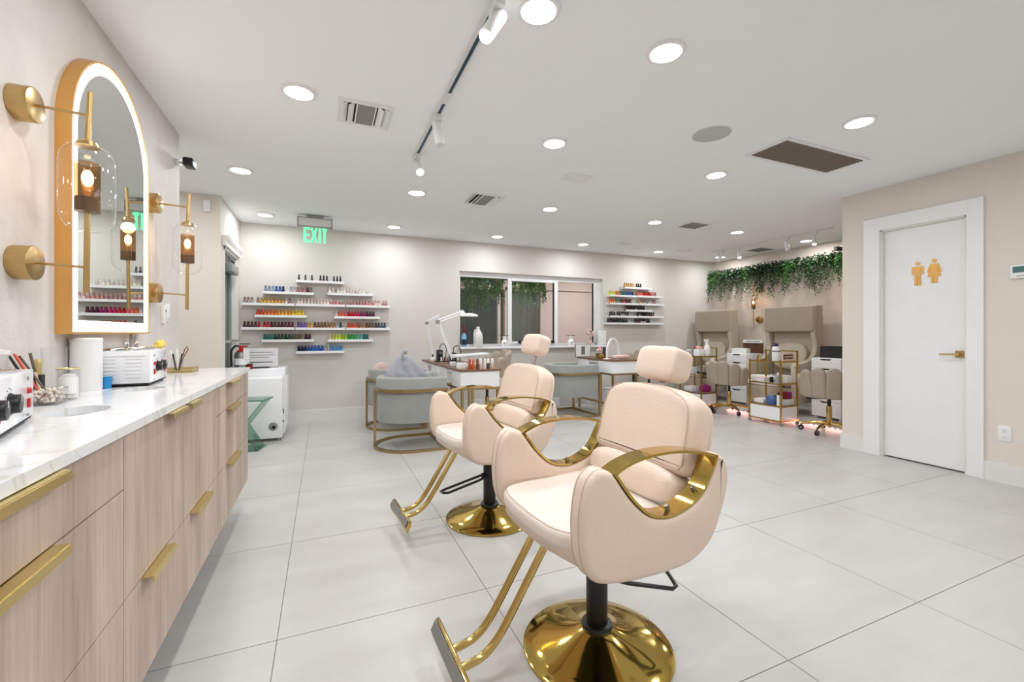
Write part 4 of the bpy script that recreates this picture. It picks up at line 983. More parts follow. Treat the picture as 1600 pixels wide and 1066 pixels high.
# ------------------------------------------------------------------ manicure tables
def table(label, x0, x1, y0, y1):
    t = T('manicure_table', label, 'table', (x0, y0, 0), group='manicure tables')
    w, d = x1 - x0, y1 - y0
    O('table_top', MB().prism(rrect(0, 0, w, d, .012), .735, .755, 'z'), 'walnut', t, bevel=.003)
    for a, b in ((.012, .36), (d - .30, d - .012)):
        bx = O('drawer_box', MB().prism(rrect(.008, a, w - .008, b, .03), .575, .735, 'z'), 'whitegloss', t, smooth=40)
    O('under_shelf', MB().box(.02, .36, .70, w - .02, d - .30, .735), 'white', t, smooth=0)
    O('underframe', MB().sweep([(.02, .02, .5625), (w - .02, .02, .5625), (w - .02, d - .02, .5625), (.02, d - .02, .5625)], SQ(.024), True), 'goldframe', t, smooth=0)
    for x in (.03, w - .03):
        for y in (.03, d - .03): O('leg', MB().cbox((x, y, .275), (.026, .026, .55)), 'goldframe', t, smooth=0)
    O('footrail', MB().box(.03, .05, .14, .055, d - .05, .165), 'goldframe', t, smooth=0)
    return t
TZ = .755
table('white drawer manicure table with walnut top beside the nearest barrel armchair', 1.22, 1.655, 4.10, 4.98)
table('white drawer manicure table with walnut top by the back wall, behind the first one', 1.22, 1.655, 5.05, 5.93)
table('white drawer manicure table with walnut top under the arch lamp', 3.50, 3.945, 4.76, 5.65)
# magnifier lamps
def mag_lamp(label, base, elbow, head, withhead=True):
    t = T('magnifier_lamp', label, 'desk lamp', base); B = Vector(base); E_ = Vector(elbow) - B; H_ = Vector(head) - B
    O('clamp', MB().box(-.03, -.025, 0, .03, .025, .05), 'whitegloss', t, bevel=.005); O('screw', MB().cyl((0, 0, .05), (0, 0, .085), .012), 'blackmat', t)
    O('lower_arm', MB().cyl((-.008, 0, .07), E_ + V(-.008, 0, 0), .007).cyl((.010, 0, .07), E_ + V(.010, 0, 0), .007), 'whitegloss', t)
    O('elbow', MB().cyl(E_ + V(0, -.02, 0), E_ + V(0, .02, 0), .022), 'greymetal', t)
    O('upper_arm', MB().cyl(E_ + V(0, 0, -.010), H_ + V(0, 0, -.010), .0075).cyl(E_ + V(0, 0, .018), H_ + V(0, 0, .018), .0075), 'whitegloss', t)
    if withhead:
        O('lamp_head', MB().lathe([(.0, .028), (.05, .026), (.095, .012), (.105, -.004), (.10, -.012), (.07, -.014), (0, -.014)], H_ + V(.07, -.02, -.03), n=32), 'whitegloss', t)
        O('head_joint', MB().sup(H_, (.06, .05, .06), 1, n=14, m=9), 'whitegloss', t)
    return t
mag_lamp('white magnifier lamp with round head on the nearer manicure table', (1.29, 4.62, TZ), PY(684, 503, 4.62), PY(722, 489, 4.62))
mag_lamp('white folding desk lamp on the manicure table by the back wall', (1.30, 5.62, TZ), PY(667, 505, 5.62), PY(687, 494, 5.60), False)
# nail equipment
t = T('nail_lamp', 'long white nail lamp lying on the nearer manicure table', 'nail lamp', (1.44, 4.47, TZ), R(14))
O('foot', MB().box(-.08, -.05, 0, .08, .05, .03), 'white', t, bevel=.005); O('light_bar', MB().prism([(-.21, .105), (.21, .125), (.22, .138), (.19, .146), (-.21, .135)], -.05, .05, 'y'), 'whitegloss', t, bevel=.006)
O('neck', MB().cyl((0, 0, .025), (0, 0, .118), .02), 'white', t)
def drill(label, loc):
    t = T('nail_drill', label, 'nail drill', loc)
    O('control_box', MB().box(-.035, -.05, 0, .035, .05, .14), 'black', t, bevel=.008); O('dial', MB().cyl((0, -.05, .10), (0, -.062, .10), .018), 'steel', t)
    O('cord', MB().tube(spline([(0, -.02, .14), (.01, -.02, .2), (.05, -.03, .215), (.085, -.03, .16), (.075, -.03, .06)], 6, False), .005, 8), 'blackmat', t)
    O('handpiece', MB().cyl((.075, -.03, .01), (.08, -.03, .10), .010), 'greymetal', t)
    return t
drill('black nail drill box with looping cord on the nearer manicure table', (1.34, 4.80, TZ))
drill('black nail drill box on the manicure table by the back wall', (1.40, 5.66, TZ))
t = T('polish_rack', 'dark stained tray with small tools on the rear manicure table', 'tray', (1.36, 5.35, TZ))
O('tray', MB().box(-.09, -.06, 0, .09, .06, .012), 'blackmat', t, bevel=.004)
for k in range(4): O('tool', MB().cyl((-.06 + k * .04, -.03, .012), (-.06 + k * .04, -.03, .06), .010), ['black', 'white', 'crimson', 'steel'][k], t)
DK = [((176, 72, 48), 'rust red'), ((206, 108, 70), 'terracotta'), ((120, 66, 44), 'brown'), ((226, 206, 196), 'pale pink'), ((232, 228, 224), 'white'), ((96, 70, 92), 'dark mauve'), ((220, 190, 170), 'beige')]
for k, (c, nm) in enumerate(DK):
    x = 1.335 + k * .040; m = mat('polish_%d_%d_%d' % c, c, .2)
    b = T('gel_bottle', nm + ' gel bottle in the row on the nearer manicure table', 'nail polish', (x, 4.155 + .012 * (k % 2), TZ), group='gel bottles on the nearer manicure table')
    O('glass_body', MB().lathe([(0, 0), (.0155, 0), (.0165, .004), (.0165, .052), (.010, .058)], n=16), m, b); O('cap', MB().lathe([(.0125, .058), (.0125, .098), (.010, .102), (0, .102)], n=16), 'white' if k in (3, 5, 6) else m, b)
t = T('dust_collector', 'white round dust fan on the nearer manicure table', 'dust fan', (1.285, 4.27, TZ)); O('fan_case', MB().prism(rrect(-.05, -.05, .05, .05, .03), 0, .06, 'z'), 'white', t, bevel=.004); O('fan_grille', MB().cyl((0, 0, .06), (0, 0, .064), .035, n=24), 'greymetal', t)
# things on the arch lamp table
t = T('arch_lamp', 'white arch shaped nail lamp on the manicure table right of the middle', 'desk lamp', (3.70, 5.02, TZ), R(22))
pts = [(.15 * math.cos(R(a)), 0, .07 + .21 * math.sin(R(a))) for a in range(0, 181, 9)]
O('arch', MB().sweep([(.15, 0, 0)] + pts + [(-.15, 0, 0)], SQ(.03, .016), up=(0, 1, 0)), 'whitegloss', t, smooth=50)
O('foot', MB().box(.11, -.04, 0, .19, .04, .012), 'white', t, bevel=.003); O('foot', MB().box(-.19, -.04, 0, -.11, .04, .012), 'white', t, bevel=.003)
t = T('hand_rest', 'pale pink padded hand rest under the arch lamp', 'hand rest', (3.74, 4.90, TZ), R(8)); O('pad', MB().sup((0, 0, .035), (.28, .11, .05), .5, n=24, m=10), 'blush', t); O('pad_base', MB().box(-.11, -.035, 0, .11, .035, .015), 'white', t, bevel=.003)
t = T('framed_notice', 'white framed notice standing on the arch lamp table', 'picture frame', (3.545, 5.55, TZ), R(-4)); O('frame', MB().box(-.13, -.01, 0, .13, .01, .2), 'greymetal', t, bevel=.004); O('sheet', MB().box(-.118, -.012, .012, .118, -.0095, .188), 'paper', t, smooth=0)
O('text_lines', MB().box(-.03, -.0135, .04, .03, -.0125, .16), 'ink', t, smooth=0)
t = T('flower_basket', 'woven basket with pink flowers and brushes on the arch lamp table', 'basket', (3.575, 5.12, TZ), R(10)); O('basket', MB().lathe([(0, 0), (.055, 0), (.075, .075), (.070, .075), (.05, .006), (0, .006)], n=24, sx=1.3), 'brass', t)
fl = random.Random(4)
for k in range(6):
    x, y, z = fl.uniform(-.07, .0), fl.uniform(-.04, .04), fl.uniform(.10, .17); O('flower', MB().sup((x, y, z), (.05, .05, .04), 1, n=10, m=7), 'flower' if k % 3 else 'offwhite', t)
for k in range(4): O('brush', MB().cyl((.02 + k * .015, 0, .02), (.04 + k * .025, .01 * k, .16), .005), 'black', t)
# ------------------------------------------------------------------ petal back stools (face local +x, back at -x)
def stool(label, loc, rz, m='taupe', up=0):
    t = T('petal_stool', label, 'stool', loc, rz, group='taupe petal-back stools')
    loc = Vector(loc)
    O('seat', MB().lathe([(0, .40), (.20, .40), (.225, .415), (.23, .45), (.215, .475), (.15, .49), (0, .495)], n=36), m, t, smooth=60, loc=(0, 0, up))
    r = .235
    for k, a in enumerate((-70, -42, -14, 14, 42, 70)):
        top = (.66, .715, .745, .745, .715, .66)[k]; w = .071
        ol = [(-w * .9, .405), (w * .9, .405), (w, .46), (w, top - w)] + [(w * math.cos(R(b)), top - w + w * math.sin(R(b))) for b in range(15, 180, 15)] + [(-w, top - w), (-w, .46)]
        mb = MB(); mb.X = Matrix.Rotation(R(180 + a), 4, 'Z') @ Matrix.Translation((r, 0, 0)) @ Matrix.Translation((0, 0, .40)) @ Matrix.Rotation(R(9), 4, 'Y') @ Matrix.Translation((0, 0, -.40)); mb.puffy(ol, -.03, .035, .028, 'x', 5); mb.X = None
        O('petal', mb, m, t, smooth=60, loc=(0, 0, up))
    O('seat_plate', MB().cyl((0, 0, .385), (0, 0, .40), .12), 'blackmat', t, loc=(0, 0, up)); O('gas_lift', MB().cyl((0, 0, .20), (0, 0, .386 + up), .018), 'blackmat', t)
    O('column', MB().cyl((0, 0, .075), (0, 0, .30), .028), 'goldtube', t, bevel=.002)
    O('lift_lever', MB().cyl((0, .02, .378), (.02, .19, .365), .006).cyl((.02, .17, .367), (.022, .21, .363), .012), 'black', t, loc=(0, 0, up))
    for k in range(5):
        a = R(18 + 72 * k); c, s = math.cos(a), math.sin(a)
        g = O('base_arm', MB().tube([(.02 * c, .02 * s, .10), (.12 * c, .12 * s, .105), (.22 * c, .22 * s, .085), (.265 * c, .265 * s, .072)], [.02, .019, .015, .012], 8), 'goldtube', t)
        w = O('caster', MB().cyl((.265 * c - s * .016, .265 * s + c * .016, .028), (.265 * c - s * .004, .265 * s + c * .004, .028), .028, n=18).cyl((.265 * c + s * .016, .265 * s - c * .016, .028), (.265 * c + s * .004, .265 * s - c * .004, .028), .028, n=18).cyl((.265 * c, .265 * s, .03), (.265 * c, .265 * s, .075), .007), 'black', t)
        O('hub_cap', MB().cyl((.265 * c - s * .0165, .265 * s + c * .0165, .028), (.265 * c - s * .018, .265 * s + c * .018, .028), .012, n=12).cyl((.265 * c + s * .0165, .265 * s - c * .0165, .028), (.265 * c + s * .018, .265 * s - c * .018, .028), .012, n=12), 'steel', w)
    return t
stool('taupe petal-back stool behind the left manicure tables', (1.93, 5.28, 0), R(180), up=.16)
stool('taupe petal-back stool behind the arch lamp table', (4.28, 5.30, 0), R(172), up=.15)
stool('taupe petal-back stool between the arch lamp table and the rear gold cart', (4.92, 5.70, 0), R(60), up=.05)
stool('taupe petal-back stool between the two gold carts of the pedicure area', (5.235, 4.42, 0), R(12))
stool('taupe petal-back stool at the restroom wall corner', (5.19, 3.07, 0), R(25))
# ------------------------------------------------------------------ window sill things
SZ = WZ0
def sx(u, y=6.0): return PY(u, 530, y).x
t = T('pump_bottle', 'blue labelled bottle with dark red pump top at the left end of the sill', 'bottle', (sx(725), 6.0, SZ)); O('bottle_body', MB().lathe([(0, 0), (.034, 0), (.036, .004), (.036, .16), (.018, .19), (.016, .2)], n=24), 'skyblue', t) if mat('skyblue', (120, 176, 210), .25) else None
O('bottle_label', MB().lathe([(.0365, .03), (.0365, .11)], n=24, caps=False), 'navy', t); O('pump', MB().cyl((0, 0, .2), (0, 0, .245), .02).cyl((0, 0, .245), (0, 0, .30), .008).box(-.03, -.01, .29, .012, .01, .31), 'crimson', t)
t = T('plastic_jug', 'translucent white plastic jug with handle on the window sill', 'jug', (sx(747), 6.0, SZ))
O('jug_body', MB().lathe([(0, 0), (.062, 0), (.068, .01), (.068, .15), (.06, .19), (.035, .235), (.022, .255), (.022, .268)], n=24), 'offwhite', t); O('cap', MB().cyl((0, 0, .268), (0, 0, .292), .025), 'white', t, bevel=.002)
O('handle', MB().tube(spline([(-.02, -.02, .25), (-.055, -.03, .24), (-.07, -.03, .19), (-.066, -.03, .15)], 5, False), .010, 8), 'offwhite', t)
for u, lb, dy in ((788, 'small white cup with a dark flat lid in the middle of the window sill', 0), (892, 'small white cup with a dark flat lid at the right of the window sill', .0)):
    t = T('lidded_pot', lb, 'pot', (sx(u), 6.0, SZ)); O('pot_body', MB().lathe([(0, 0), (.045, 0), (.05, .02), (.05, .07), (.04, .085), (.025, .10), (0, .10)], n=24), 'white', t)
    O('pot_neck', MB().cyl((0, 0, .09), (0, 0, .155), .022, .028), 'white', t); O('lid', MB().box(-.065, -.02, .155, .065, .02, .165), 'louver_dark', t, bevel=.002); O('painted_dots', MB().cyl((-.02, -.05, .05), (-.02, -.052, .05), .01).cyl((.015, -.049, .06), (.015, -.051, .06), .008), 'ink', t)
t = T('fluffy_flower', 'pale pink fluffy dried flower in a holder at the right end of the sill', 'dried flower', (sx(922), 5.995, SZ)); O('holder', MB().lathe([(0, 0), (.03, 0), (.035, .05), (.03, .08), (0, .08)], n=20), 'blush', t); O('stalk', MB().cyl((0, 0, .08), (0, 0, .15), .006), 'brass', t)
fr_ = random.Random(12); mb = MB()
for k in range(40):
    d = Vector((fr_.gauss(0, 1), fr_.gauss(0, 1), fr_.gauss(0, 1))).normalized(); mb.sup(Vector((0, 0, .20)) + d * .05, (.035, .03, .035), 1, n=7, m=5)
O('blossom', mb, 'blush', t)
t = T('white_panel_box', 'flat white wall box at the right end of the window sill', 'wall box', (4.235, YB - .03, SZ)); O('case', MB().box(-.10, -.02, 0, .055, .02, .24), 'white', t, bevel=.004); O('cover_line', MB().box(-.095, -.0215, .005, .05, -.0195, .008), 'ink', t, smooth=0)
# storage behind the middle barrel chair
for i, (x, y, w, d, h, lb) in enumerate(((3.42, 5.89, .30, .24, .26, 'white storage box on the floor behind the middle barrel armchair'), (3.95, 5.88, .30, .24, .24, 'white storage box on the floor by the back wall under the arch lamp table'), (4.38, 5.90, .26, .22, .22, 'white storage box on the floor by the back wall between two stools'))):
    t = T('storage_box', lb, 'box', (x, y, 0), 0, group='white storage boxes by the back wall'); O('bin', MB().box(-w / 2, -d / 2, 0, w / 2, d / 2, h - .02), 'white', t, bevel=.008); O('bin_lid', MB().box(-w / 2 - .006, -d / 2 - .006, h - .02, w / 2 + .006, d / 2 + .006, h), 'offwhite', t, bevel=.005)
t = T('power_strip', 'black power strip with plugs on the floor behind the middle barrel armchair', 'power strip', (2.98, 5.62, 0), .12); O('strip', MB().box(-.16, -.03, 0, .16, .03, .04), 'black', t, bevel=.006); [O('plug', MB().box(a, -.02, .04, a + .04, .02, .073), 'blackmat', t, bevel=.004) for a in (-.11, .0)]
O('cord', MB().tube(spline([(.16, 0, .02), (.22, .05, .008), (.26, .2, .008), (.25, .38, .008)], 6, False), .006, 6), 'blackmat', t)

# ------------------------------------------------------------------ pedicure area
def pedi_chair(label, loc):
    """faces -x; origin on floor at centre"""
    t = T('wing_chair', label, 'pedicure chair', loc, 0, group='taupe wing-back pedicure chairs')
    side = [(.115, 1.505), (.16, .16), (-.43, .16), (-.46, .22), (-.47, .66), (-.43, .70), (-.25, .715), (-.12, .755), (-.045, .83), (-.02, .92), (-.035, 1.02), (-.06, 1.10), (-.065, 1.18), (-.065, 1.46), (-.045, 1.505)]
    for s in (-1, 1):
        y0, y1 = (s * .375, s * .305) if s < 0 else (.305, .375)
        O('wing_side', MB().puffy(side, min(y0, y1), max(y0, y1), .016, 'y', 4), 'taupe_lt', t, smooth=50)
    O('backrest', MB().puffy(rrect(-.30, .40, .30, 1.49, .03), .03, .125, .025, 'x', 4), 'taupe', t, smooth=50)
    O('head_pad', MB().puffy(rrect(-.37, 1.13, .37, 1.508, .045), -.085, .08, .03, 'x', 5), 'taupe', t, smooth=50)
    O('seat_cushion', MB().puffy(rrect(-.45, -.30, .06, .30, .05), .36, .50, .04, 'z', 4), 'taupe', t, smooth=50)
    O('seat_box', MB().box(-.44, -.30, .16, .13, .30, .36), 'taupe_lt', t, bevel=.01)
    mb = MB(); mb.X = Matrix.Translation((.0, 0, .78)) @ Matrix.Rotation(R(12), 4, 'Y'); mb.sup((0, 0, 0), (.15, .50, .40), .75, .4, n=32, m=16); mb.X = None
    for i, p in enumerate(mb.v): mb.v[i] = p + Vector((.006 * math.sin(p.y * 40 + p.z * 55), 0, .004 * math.sin(p.y * 30)))
    O('lumbar_pillow', mb, 'taupe_lt', t, smooth=60)
    for x in (-.39, .14):
        for y in (-.31, .31): O('leg', MB().cyl((x, y, 0), (x, y, .165), .026, .034, n=18), 'goldtube', t)
    return t
pedi_chair('tall taupe wing-back pedicure chair nearer the restroom wall', (6.26, 4.225, 0))
pedi_chair('tall taupe wing-back pedicure chair in the far corner', (6.26, 5.58, 0))
def basin(label, loc):
    t = T('pedicure_basin', label, 'foot basin', loc, 0, group='pedicure foot basins')
    o = rrect(-.12, -.22, .12, .22, .08)
    O('tub', MB().puffy(o, .10, .40, .03, 'z', 4), 'taupe_lt', t, smooth=50)
    O('rim', MB().puffy(rrect(-.13, -.235, .13, .235, .09), .40, .46, .028, 'z', 4), 'whitegloss', t, smooth=50)
    O('base', MB().box(-.09, -.18, 0, .09, .18, .10), 'white', t, bevel=.01)
    O('bowl', MB().lathe([(.0, .458), (.9, .458), (1.0, .4625), (1.02, .4605)], n=32, sx=.10, sy=.19, caps=False), 'sinkwhite', t)
    O('footrest_pad', MB().sup((-.02, 0, .50), (.14, .34, .07), .5, .4, n=28, m=12), 'offwhite', t)
    f = O('faucet', MB().tube(spline([(.09, .17, .455), (.09, .17, .66), (.088, .165, .76), (.075, .14, .80), (.045, .10, .80), (.022, .075, .76), (.02, .07, .70)], 6, False), .011, 10), 'brass', t)
    O('tap_handle', MB().cyl((.10, .21, .46), (.10, .21, .53), .01).cyl((.08, .21, .53), (.12, .21, .53), .006), 'brass', f)
    return t
basin('white rimmed foot basin with gold gooseneck tap in front of the nearer pedicure chair', (5.63, 4.18, 0))
basin('white rimmed foot basin with gold gooseneck tap in front of the corner pedicure chair', (5.63, 5.55, 0))
def drawers(label, loc):
    t = T('drawer_unit', label, 'drawer unit', loc, 0, group='white drawer units in the pedicure area')
    O('case', MB().box(.018, -.18, .03, .50, .18, .79), 'white', t, bevel=.003)
    for sy in (-1, 1):
        for x in (.05, .46): O('foot', MB().cyl((x, sy * .15, 0), (x, sy * .15, .03), .018), 'white', t)
    zs = [.035, .235, .385, .535, .66, .785]
    for a, b in zip(zs, zs[1:]):
        f = O('drawer_front', MB().box(0, -.178, a + .002, .017, .178, b - .002), 'white', t, smooth=0)
        O('pull_slot', MB().prism([(-.075, b - .004), (.075, b - .004), (.05, b - .022), (-.05, b - .022)], -.0015, .001, 'x'), 'black', f, smooth=0)
    return t
drawers('white drawer unit with black slots, beside the nearer pedicure chair by the restroom wall', (5.93, 3.55, 0))
drawers('white drawer unit with black slots between the two pedicure chairs', (5.97, 4.905, 0))
t = T('tissue_box', 'white tissue box on the drawer unit between the pedicure chairs', 'tissue box', (6.09, 4.92, .79), R(8)); O('carton', MB().box(-.06, -.12, 0, .06, .12, .08), 'white', t, bevel=.003); O('carton_flap', MB().box(-.05, -.10, .08, .05, .10, .085), 'offwhite', t, smooth=0)
t = T('brochure_stand', 'brown photo display with a white heading on the drawer unit between the pedicure chairs', 'display', (6.34, 4.90, .79), R(4)); O('photo_board', MB().box(-.008, -.165, 0, .008, .165, .165), 'brownphoto', t, smooth=0); O('heading_strip', MB().box(-.010, -.165, .165, .010, .165, .215), 'paper', t, smooth=0)
O('heading_text', MB().box(-.0112, -.12, .184, -.0100, .12, .197), 'ink', t, smooth=0); O('easel', MB().box(.008, -.02, 0, .09, .02, .01), 'white', t, smooth=0)
t = T('black_bin', 'black open storage bin on the drawer unit beside the restroom wall', 'bin', (6.18, 3.55, .79)); O('bin_wall', MB().box(-.12, -.15, 0, .12, .15, .01).box(-.12, -.15, .01, -.112, .15, .15).box(.112, -.15, .01, .12, .15, .15).box(-.112, -.15, .01, .112, -.142, .15).box(-.112, .142, .01, .112, .15, .15), 'blackmat', t, smooth=0); O('handle_slot', MB().box(-.1212, -.05, .10, -.1198, .05, .12), 'louver_dark', t, smooth=0)
# LED strip on the floor in front of the basins
t = T('led_strip', 'pink glowing LED strip on the floor in front of the foot basins', 'light strip', (5.44, 0, 0))
O('strip_base', MB().box(-.006, 2.66, 0, .006, 4.62, .004), 'white', t, smooth=0)
dots = MB()
for k in range(32): y = 2.70 + k * .06; dots.box(-.014, y - .009, .004, -.001, y + .009, .012)
O('led_dots', dots, 'pink_led', t, smooth=0)
l = light('led_glow', 'AREA', 1.4, (-.02, 3.66, .03), t, 1.9, (1, .45, .42), shape='RECTANGLE'); l.data.size = .02; l.data.size_y = 1.9; l.rotation_euler = (0, R(40), 0)

# gold carts
def cart(label, x0, y0, zt=.767):
    t = T('gold_cart', label, 'cart', (x0, y0, 0), 0, group='gold rolling carts')
    w, d = .30, .41; p = .016
    hs = {(0, 0): .80, (w, 0): .90, (0, d): .80, (w, d): .90}
    for (x, y), h in hs.items(): O('post', MB().box(x - p / 2, y - p / 2, .045, x + p / 2, y + p / 2, h if x > 0 else zt + .02), 'cartgold', t, smooth=0)
    O('push_bar', MB().box(w - p / 2, 0, .885, w + p / 2, d, .90), 'cartgold', t, smooth=0)
    for z in (zt, .50, .23, .055):
        fr2 = O('shelf_frame', MB().sweep([(0, 0, z), (w, 0, z), (w, d, z), (0, d, z)], SQ(.012, .016), True), 'cartgold', t, smooth=0)
        O('shelf_glass', MB().box(.006, .006, z - .003, w - .006, d - .006, z + .003), 'glass' if z > .1 else 'white', fr2, smooth=0)
    for nm, q in (('panel', (-.004, .01, 0, d - .01)), ('panel', (.01, -.004, w - .01, 0)), ('panel', (w, .01, w + .004, d - .01)), ('panel', (.01, d, w - .01, d + .004))):
        O(nm, MB().box(q[0], q[1], .064, q[2], q[3], .222), 'whitegloss', t, smooth=0)
    for x in (.0, w):
        for y in (.0, d): O('caster', MB().cyl((x - .008, y, .02), (x + .008, y, .02), .02, n=16).cyl((x, y, .02), (x, y, .045), .006), 'greymetal', t)
    return t
CA = (5.0, 3.50); CBt = (5.03, 4.72)
cart('gold and glass cart in front, between the two petal-back stools of the pedicure area', *CA)
cart('gold and glass cart farther back, partly hidden by the front salon chair', *CBt)
sz = lambda z: z + .008
def cyl_thing(name, label, cat, loc, parts):
    t = T(name, label, cat, loc)
    for nm, prof, m in parts: O(nm, MB().lathe(prof, n=24), m, t)
    return t
def box_thing(name, label, cat, loc, d, m, m2=None, lid=.012, rz=0):
    t = T(name, label, cat, loc, rz); w, dd, h = d
    O('box_body', MB().box(-w / 2, -dd / 2, 0, w / 2, dd / 2, h - lid), m, t, bevel=.003); O('box_top', MB().box(-w / 2, -dd / 2, h - lid, w / 2, dd / 2, h), m2 or m, t, bevel=.003)
    return t
x, y = CA; z1, z2, z3 = .775, .508, .238
cyl_thing('lotion_bottle', 'white lotion bottle with navy cap on top of the front gold cart', 'bottle', (x + .10, y + .13, z1), [('bottle_body', [(0, 0), (.042, 0), (.045, .006), (.045, .15), (.035, .172), (.02, .178)], 'white'), ('cap', [(.024, .178), (.024, .21), (.02, .214), (0, .214)], 'navy'), ('bottle_label', [(.0455, .11), (.0455, .125)], 'ink')])
t = T('price_card', 'small gold framed card with printed lines on top of the front gold cart', 'sign', (x + .17, y + .03, z1), R(0)); O('card', MB().box(-.10, -.006, 0, .10, .006, .095), 'blush', t, smooth=0)
O('print_lines', MB().box(-.08, -.0075, .06, .08, -.006, .078).box(-.06, -.0075, .028, .08, -.006, .046).box(-.085, -.0075, .018, -.068, -.006, .078), 'brownphoto', t, smooth=0)
cyl_thing('dark_bottle', 'small black bottle on the second shelf of the front gold cart', 'bottle', (x + .06, y + .16, z2), [('bottle_body', [(0, 0), (.022, 0), (.022, .06), (.01, .07)], 'black'), ('cap', [(.011, .07), (.011, .10), (0, .102)], 'white')])
cyl_thing('dark_bottle', 'second black bottle with chrome cap on the front gold cart', 'bottle', (x + .11, y + .11, z2), [('bottle_body', [(0, 0), (.024, 0), (.024, .07), (.01, .08)], 'louver_dark'), ('cap', [(.012, .08), (.012, .115), (0, .117)], 'chrome')])
cyl_thing('frosted_bottle', 'frosted lilac bottle on the second shelf of the front gold cart', 'bottle', (x + .05, y + .07, z2), [('bottle_body', [(0, 0), (.03, 0), (.03, .085), (.012, .10)], 'cloth_grey'), ('cap', [(.013, .10), (.013, .125), (0, .127)], 'white')])
box_thing('white_box', 'white carton on the second shelf of the front gold cart', 'box', (x + .21, y + .09, z2), (.13, .12, .085), 'white', 'offwhite')
box_thing('cream_box', 'low cream box at the back of the second shelf of the front gold cart', 'box', (x + .12, y + .31, z2), (.16, .13, .05), 'offwhite', 'blush')
cyl_thing('blue_jar', 'blue patterned glass jar on the third shelf of the front gold cart', 'jar', (x + .075, y + .165, z3), [('jar_body', [(0, 0), (.055, 0), (.064, .02), (.064, .09), (.05, .11)], 'bluejar'), ('jar_lid', [(.052, .11), (.052, .125), (0, .127)], 'greymetal')])
cyl_thing('white_tub', 'white tub with black lid on the third shelf of the front gold cart', 'tub', (x + .05, y + .05, z3), [('tub_body', [(0, 0), (.03, 0), (.03, .12), (.02, .13)], 'white'), ('tub_cap', [(.022, .13), (.022, .16), (0, .162)], 'black')])
box_thing('white_box', 'white carton under the folded towels on the front gold cart', 'box', (x + .20, y + .09, z3), (.15, .13, .07), 'white', 'offwhite')
t = T('folded_towel', 'dark red folded towel on the front gold cart', 'towel', (x + .165, y + .09, z3 + .07)); O('towel_fold', MB().sup((0, 0, .045), (.07, .10, .09), .4, n=20, m=10), 'crimson', t); O('towel_edge', MB().box(-.03, -.046, .03, .03, -.042, .036), 'red', t, smooth=0)
t = T('folded_towel', 'magenta folded towel beside the red one on the front gold cart', 'towel', (x + .24, y + .09, z3 + .07)); O('towel_fold', MB().sup((0, 0, .042), (.075, .10, .084), .4, n=20, m=10), 'magenta', t); O('towel_edge', MB().box(-.03, -.046, .03, .03, -.042, .036), 'magenta', t, smooth=0)
box_thing('white_box', 'low white box at the back of the third shelf of the front gold cart', 'box', (x + .13, y + .32, z3), (.18, .13, .05), 'white')
x, y = CBt
t = T('spray_bottle', 'white trigger spray bottle on top of the rear gold cart', 'spray bottle', (x + .19, y + .07, z1)); O('bottle_body', MB().lathe([(0, 0), (.04, 0), (.043, .006), (.043, .11), (.03, .15), (.015, .17), (.015, .19)], n=24), 'white', t); O('trigger_head', MB().box(-.05, -.012, .215, .03, .012, .245).cyl((0, 0, .185), (0, 0, .22), .016), 'whitegloss', t, bevel=.003); O('trigger', MB().box(-.035, -.006, .175, -.025, .006, .218), 'white', t, smooth=0); O('bottle_label', MB().lathe([(.0435, .03), (.0435, .09)], n=24, caps=False), 'paper', t)
t = T('flower_box', 'white box with dusty pink flower on top of the rear gold cart', 'flower box', (x + .06, y + .10, z1)); O('box_body', MB().box(-.05, -.05, 0, .05, .05, .10), 'white', t, bevel=.002)
for k in range(5): O('blossom', MB().sup((-.02 + .025 * (k % 3), -.01 + .02 * (k % 2), .115 + .012 * (k % 2)), (.05, .05, .045), 1, n=10, m=7), 'flower', t)
cyl_thing('grey_jar', 'grey glass jar on the top left of the rear gold cart', 'jar', (x + .07, y + .30, z1), [('jar_body', [(0, 0), (.045, 0), (.05, .01), (.05, .06), (.04, .075)], 'cloth_grey'), ('jar_lid', [(.042, .075), (.042, .09), (0, .092)], 'white')])
box_thing('grey_box', 'grey box with black base on the second shelf of the rear gold cart', 'box', (x + .18, y + .10, z2), (.17, .14, .12), 'blackmat', 'greymetal', lid=.09)
box_thing('white_box', 'white carton on the second shelf of the rear gold cart', 'box', (x + .10, y + .28, z2), (.16, .13, .09), 'white', 'offwhite')
t = T('folded_towel', 'bright magenta bundled towel on the third shelf of the rear gold cart', 'towel', (x + .17, y + .09, z3)); O('towel_fold', MB().sup((0, 0, .055), (.16, .13, .11), .6, n=24, m=12), 'magenta', t); O('towel_edge', MB().box(-.05, -.062, .035, .05, -.058, .04), 'magenta', t, smooth=0)
box_thing('white_box', 'low white box on the third shelf of the rear gold cart', 'box', (x + .12, y + .29, z3), (.18, .14, .07), 'white', 'offwhite')

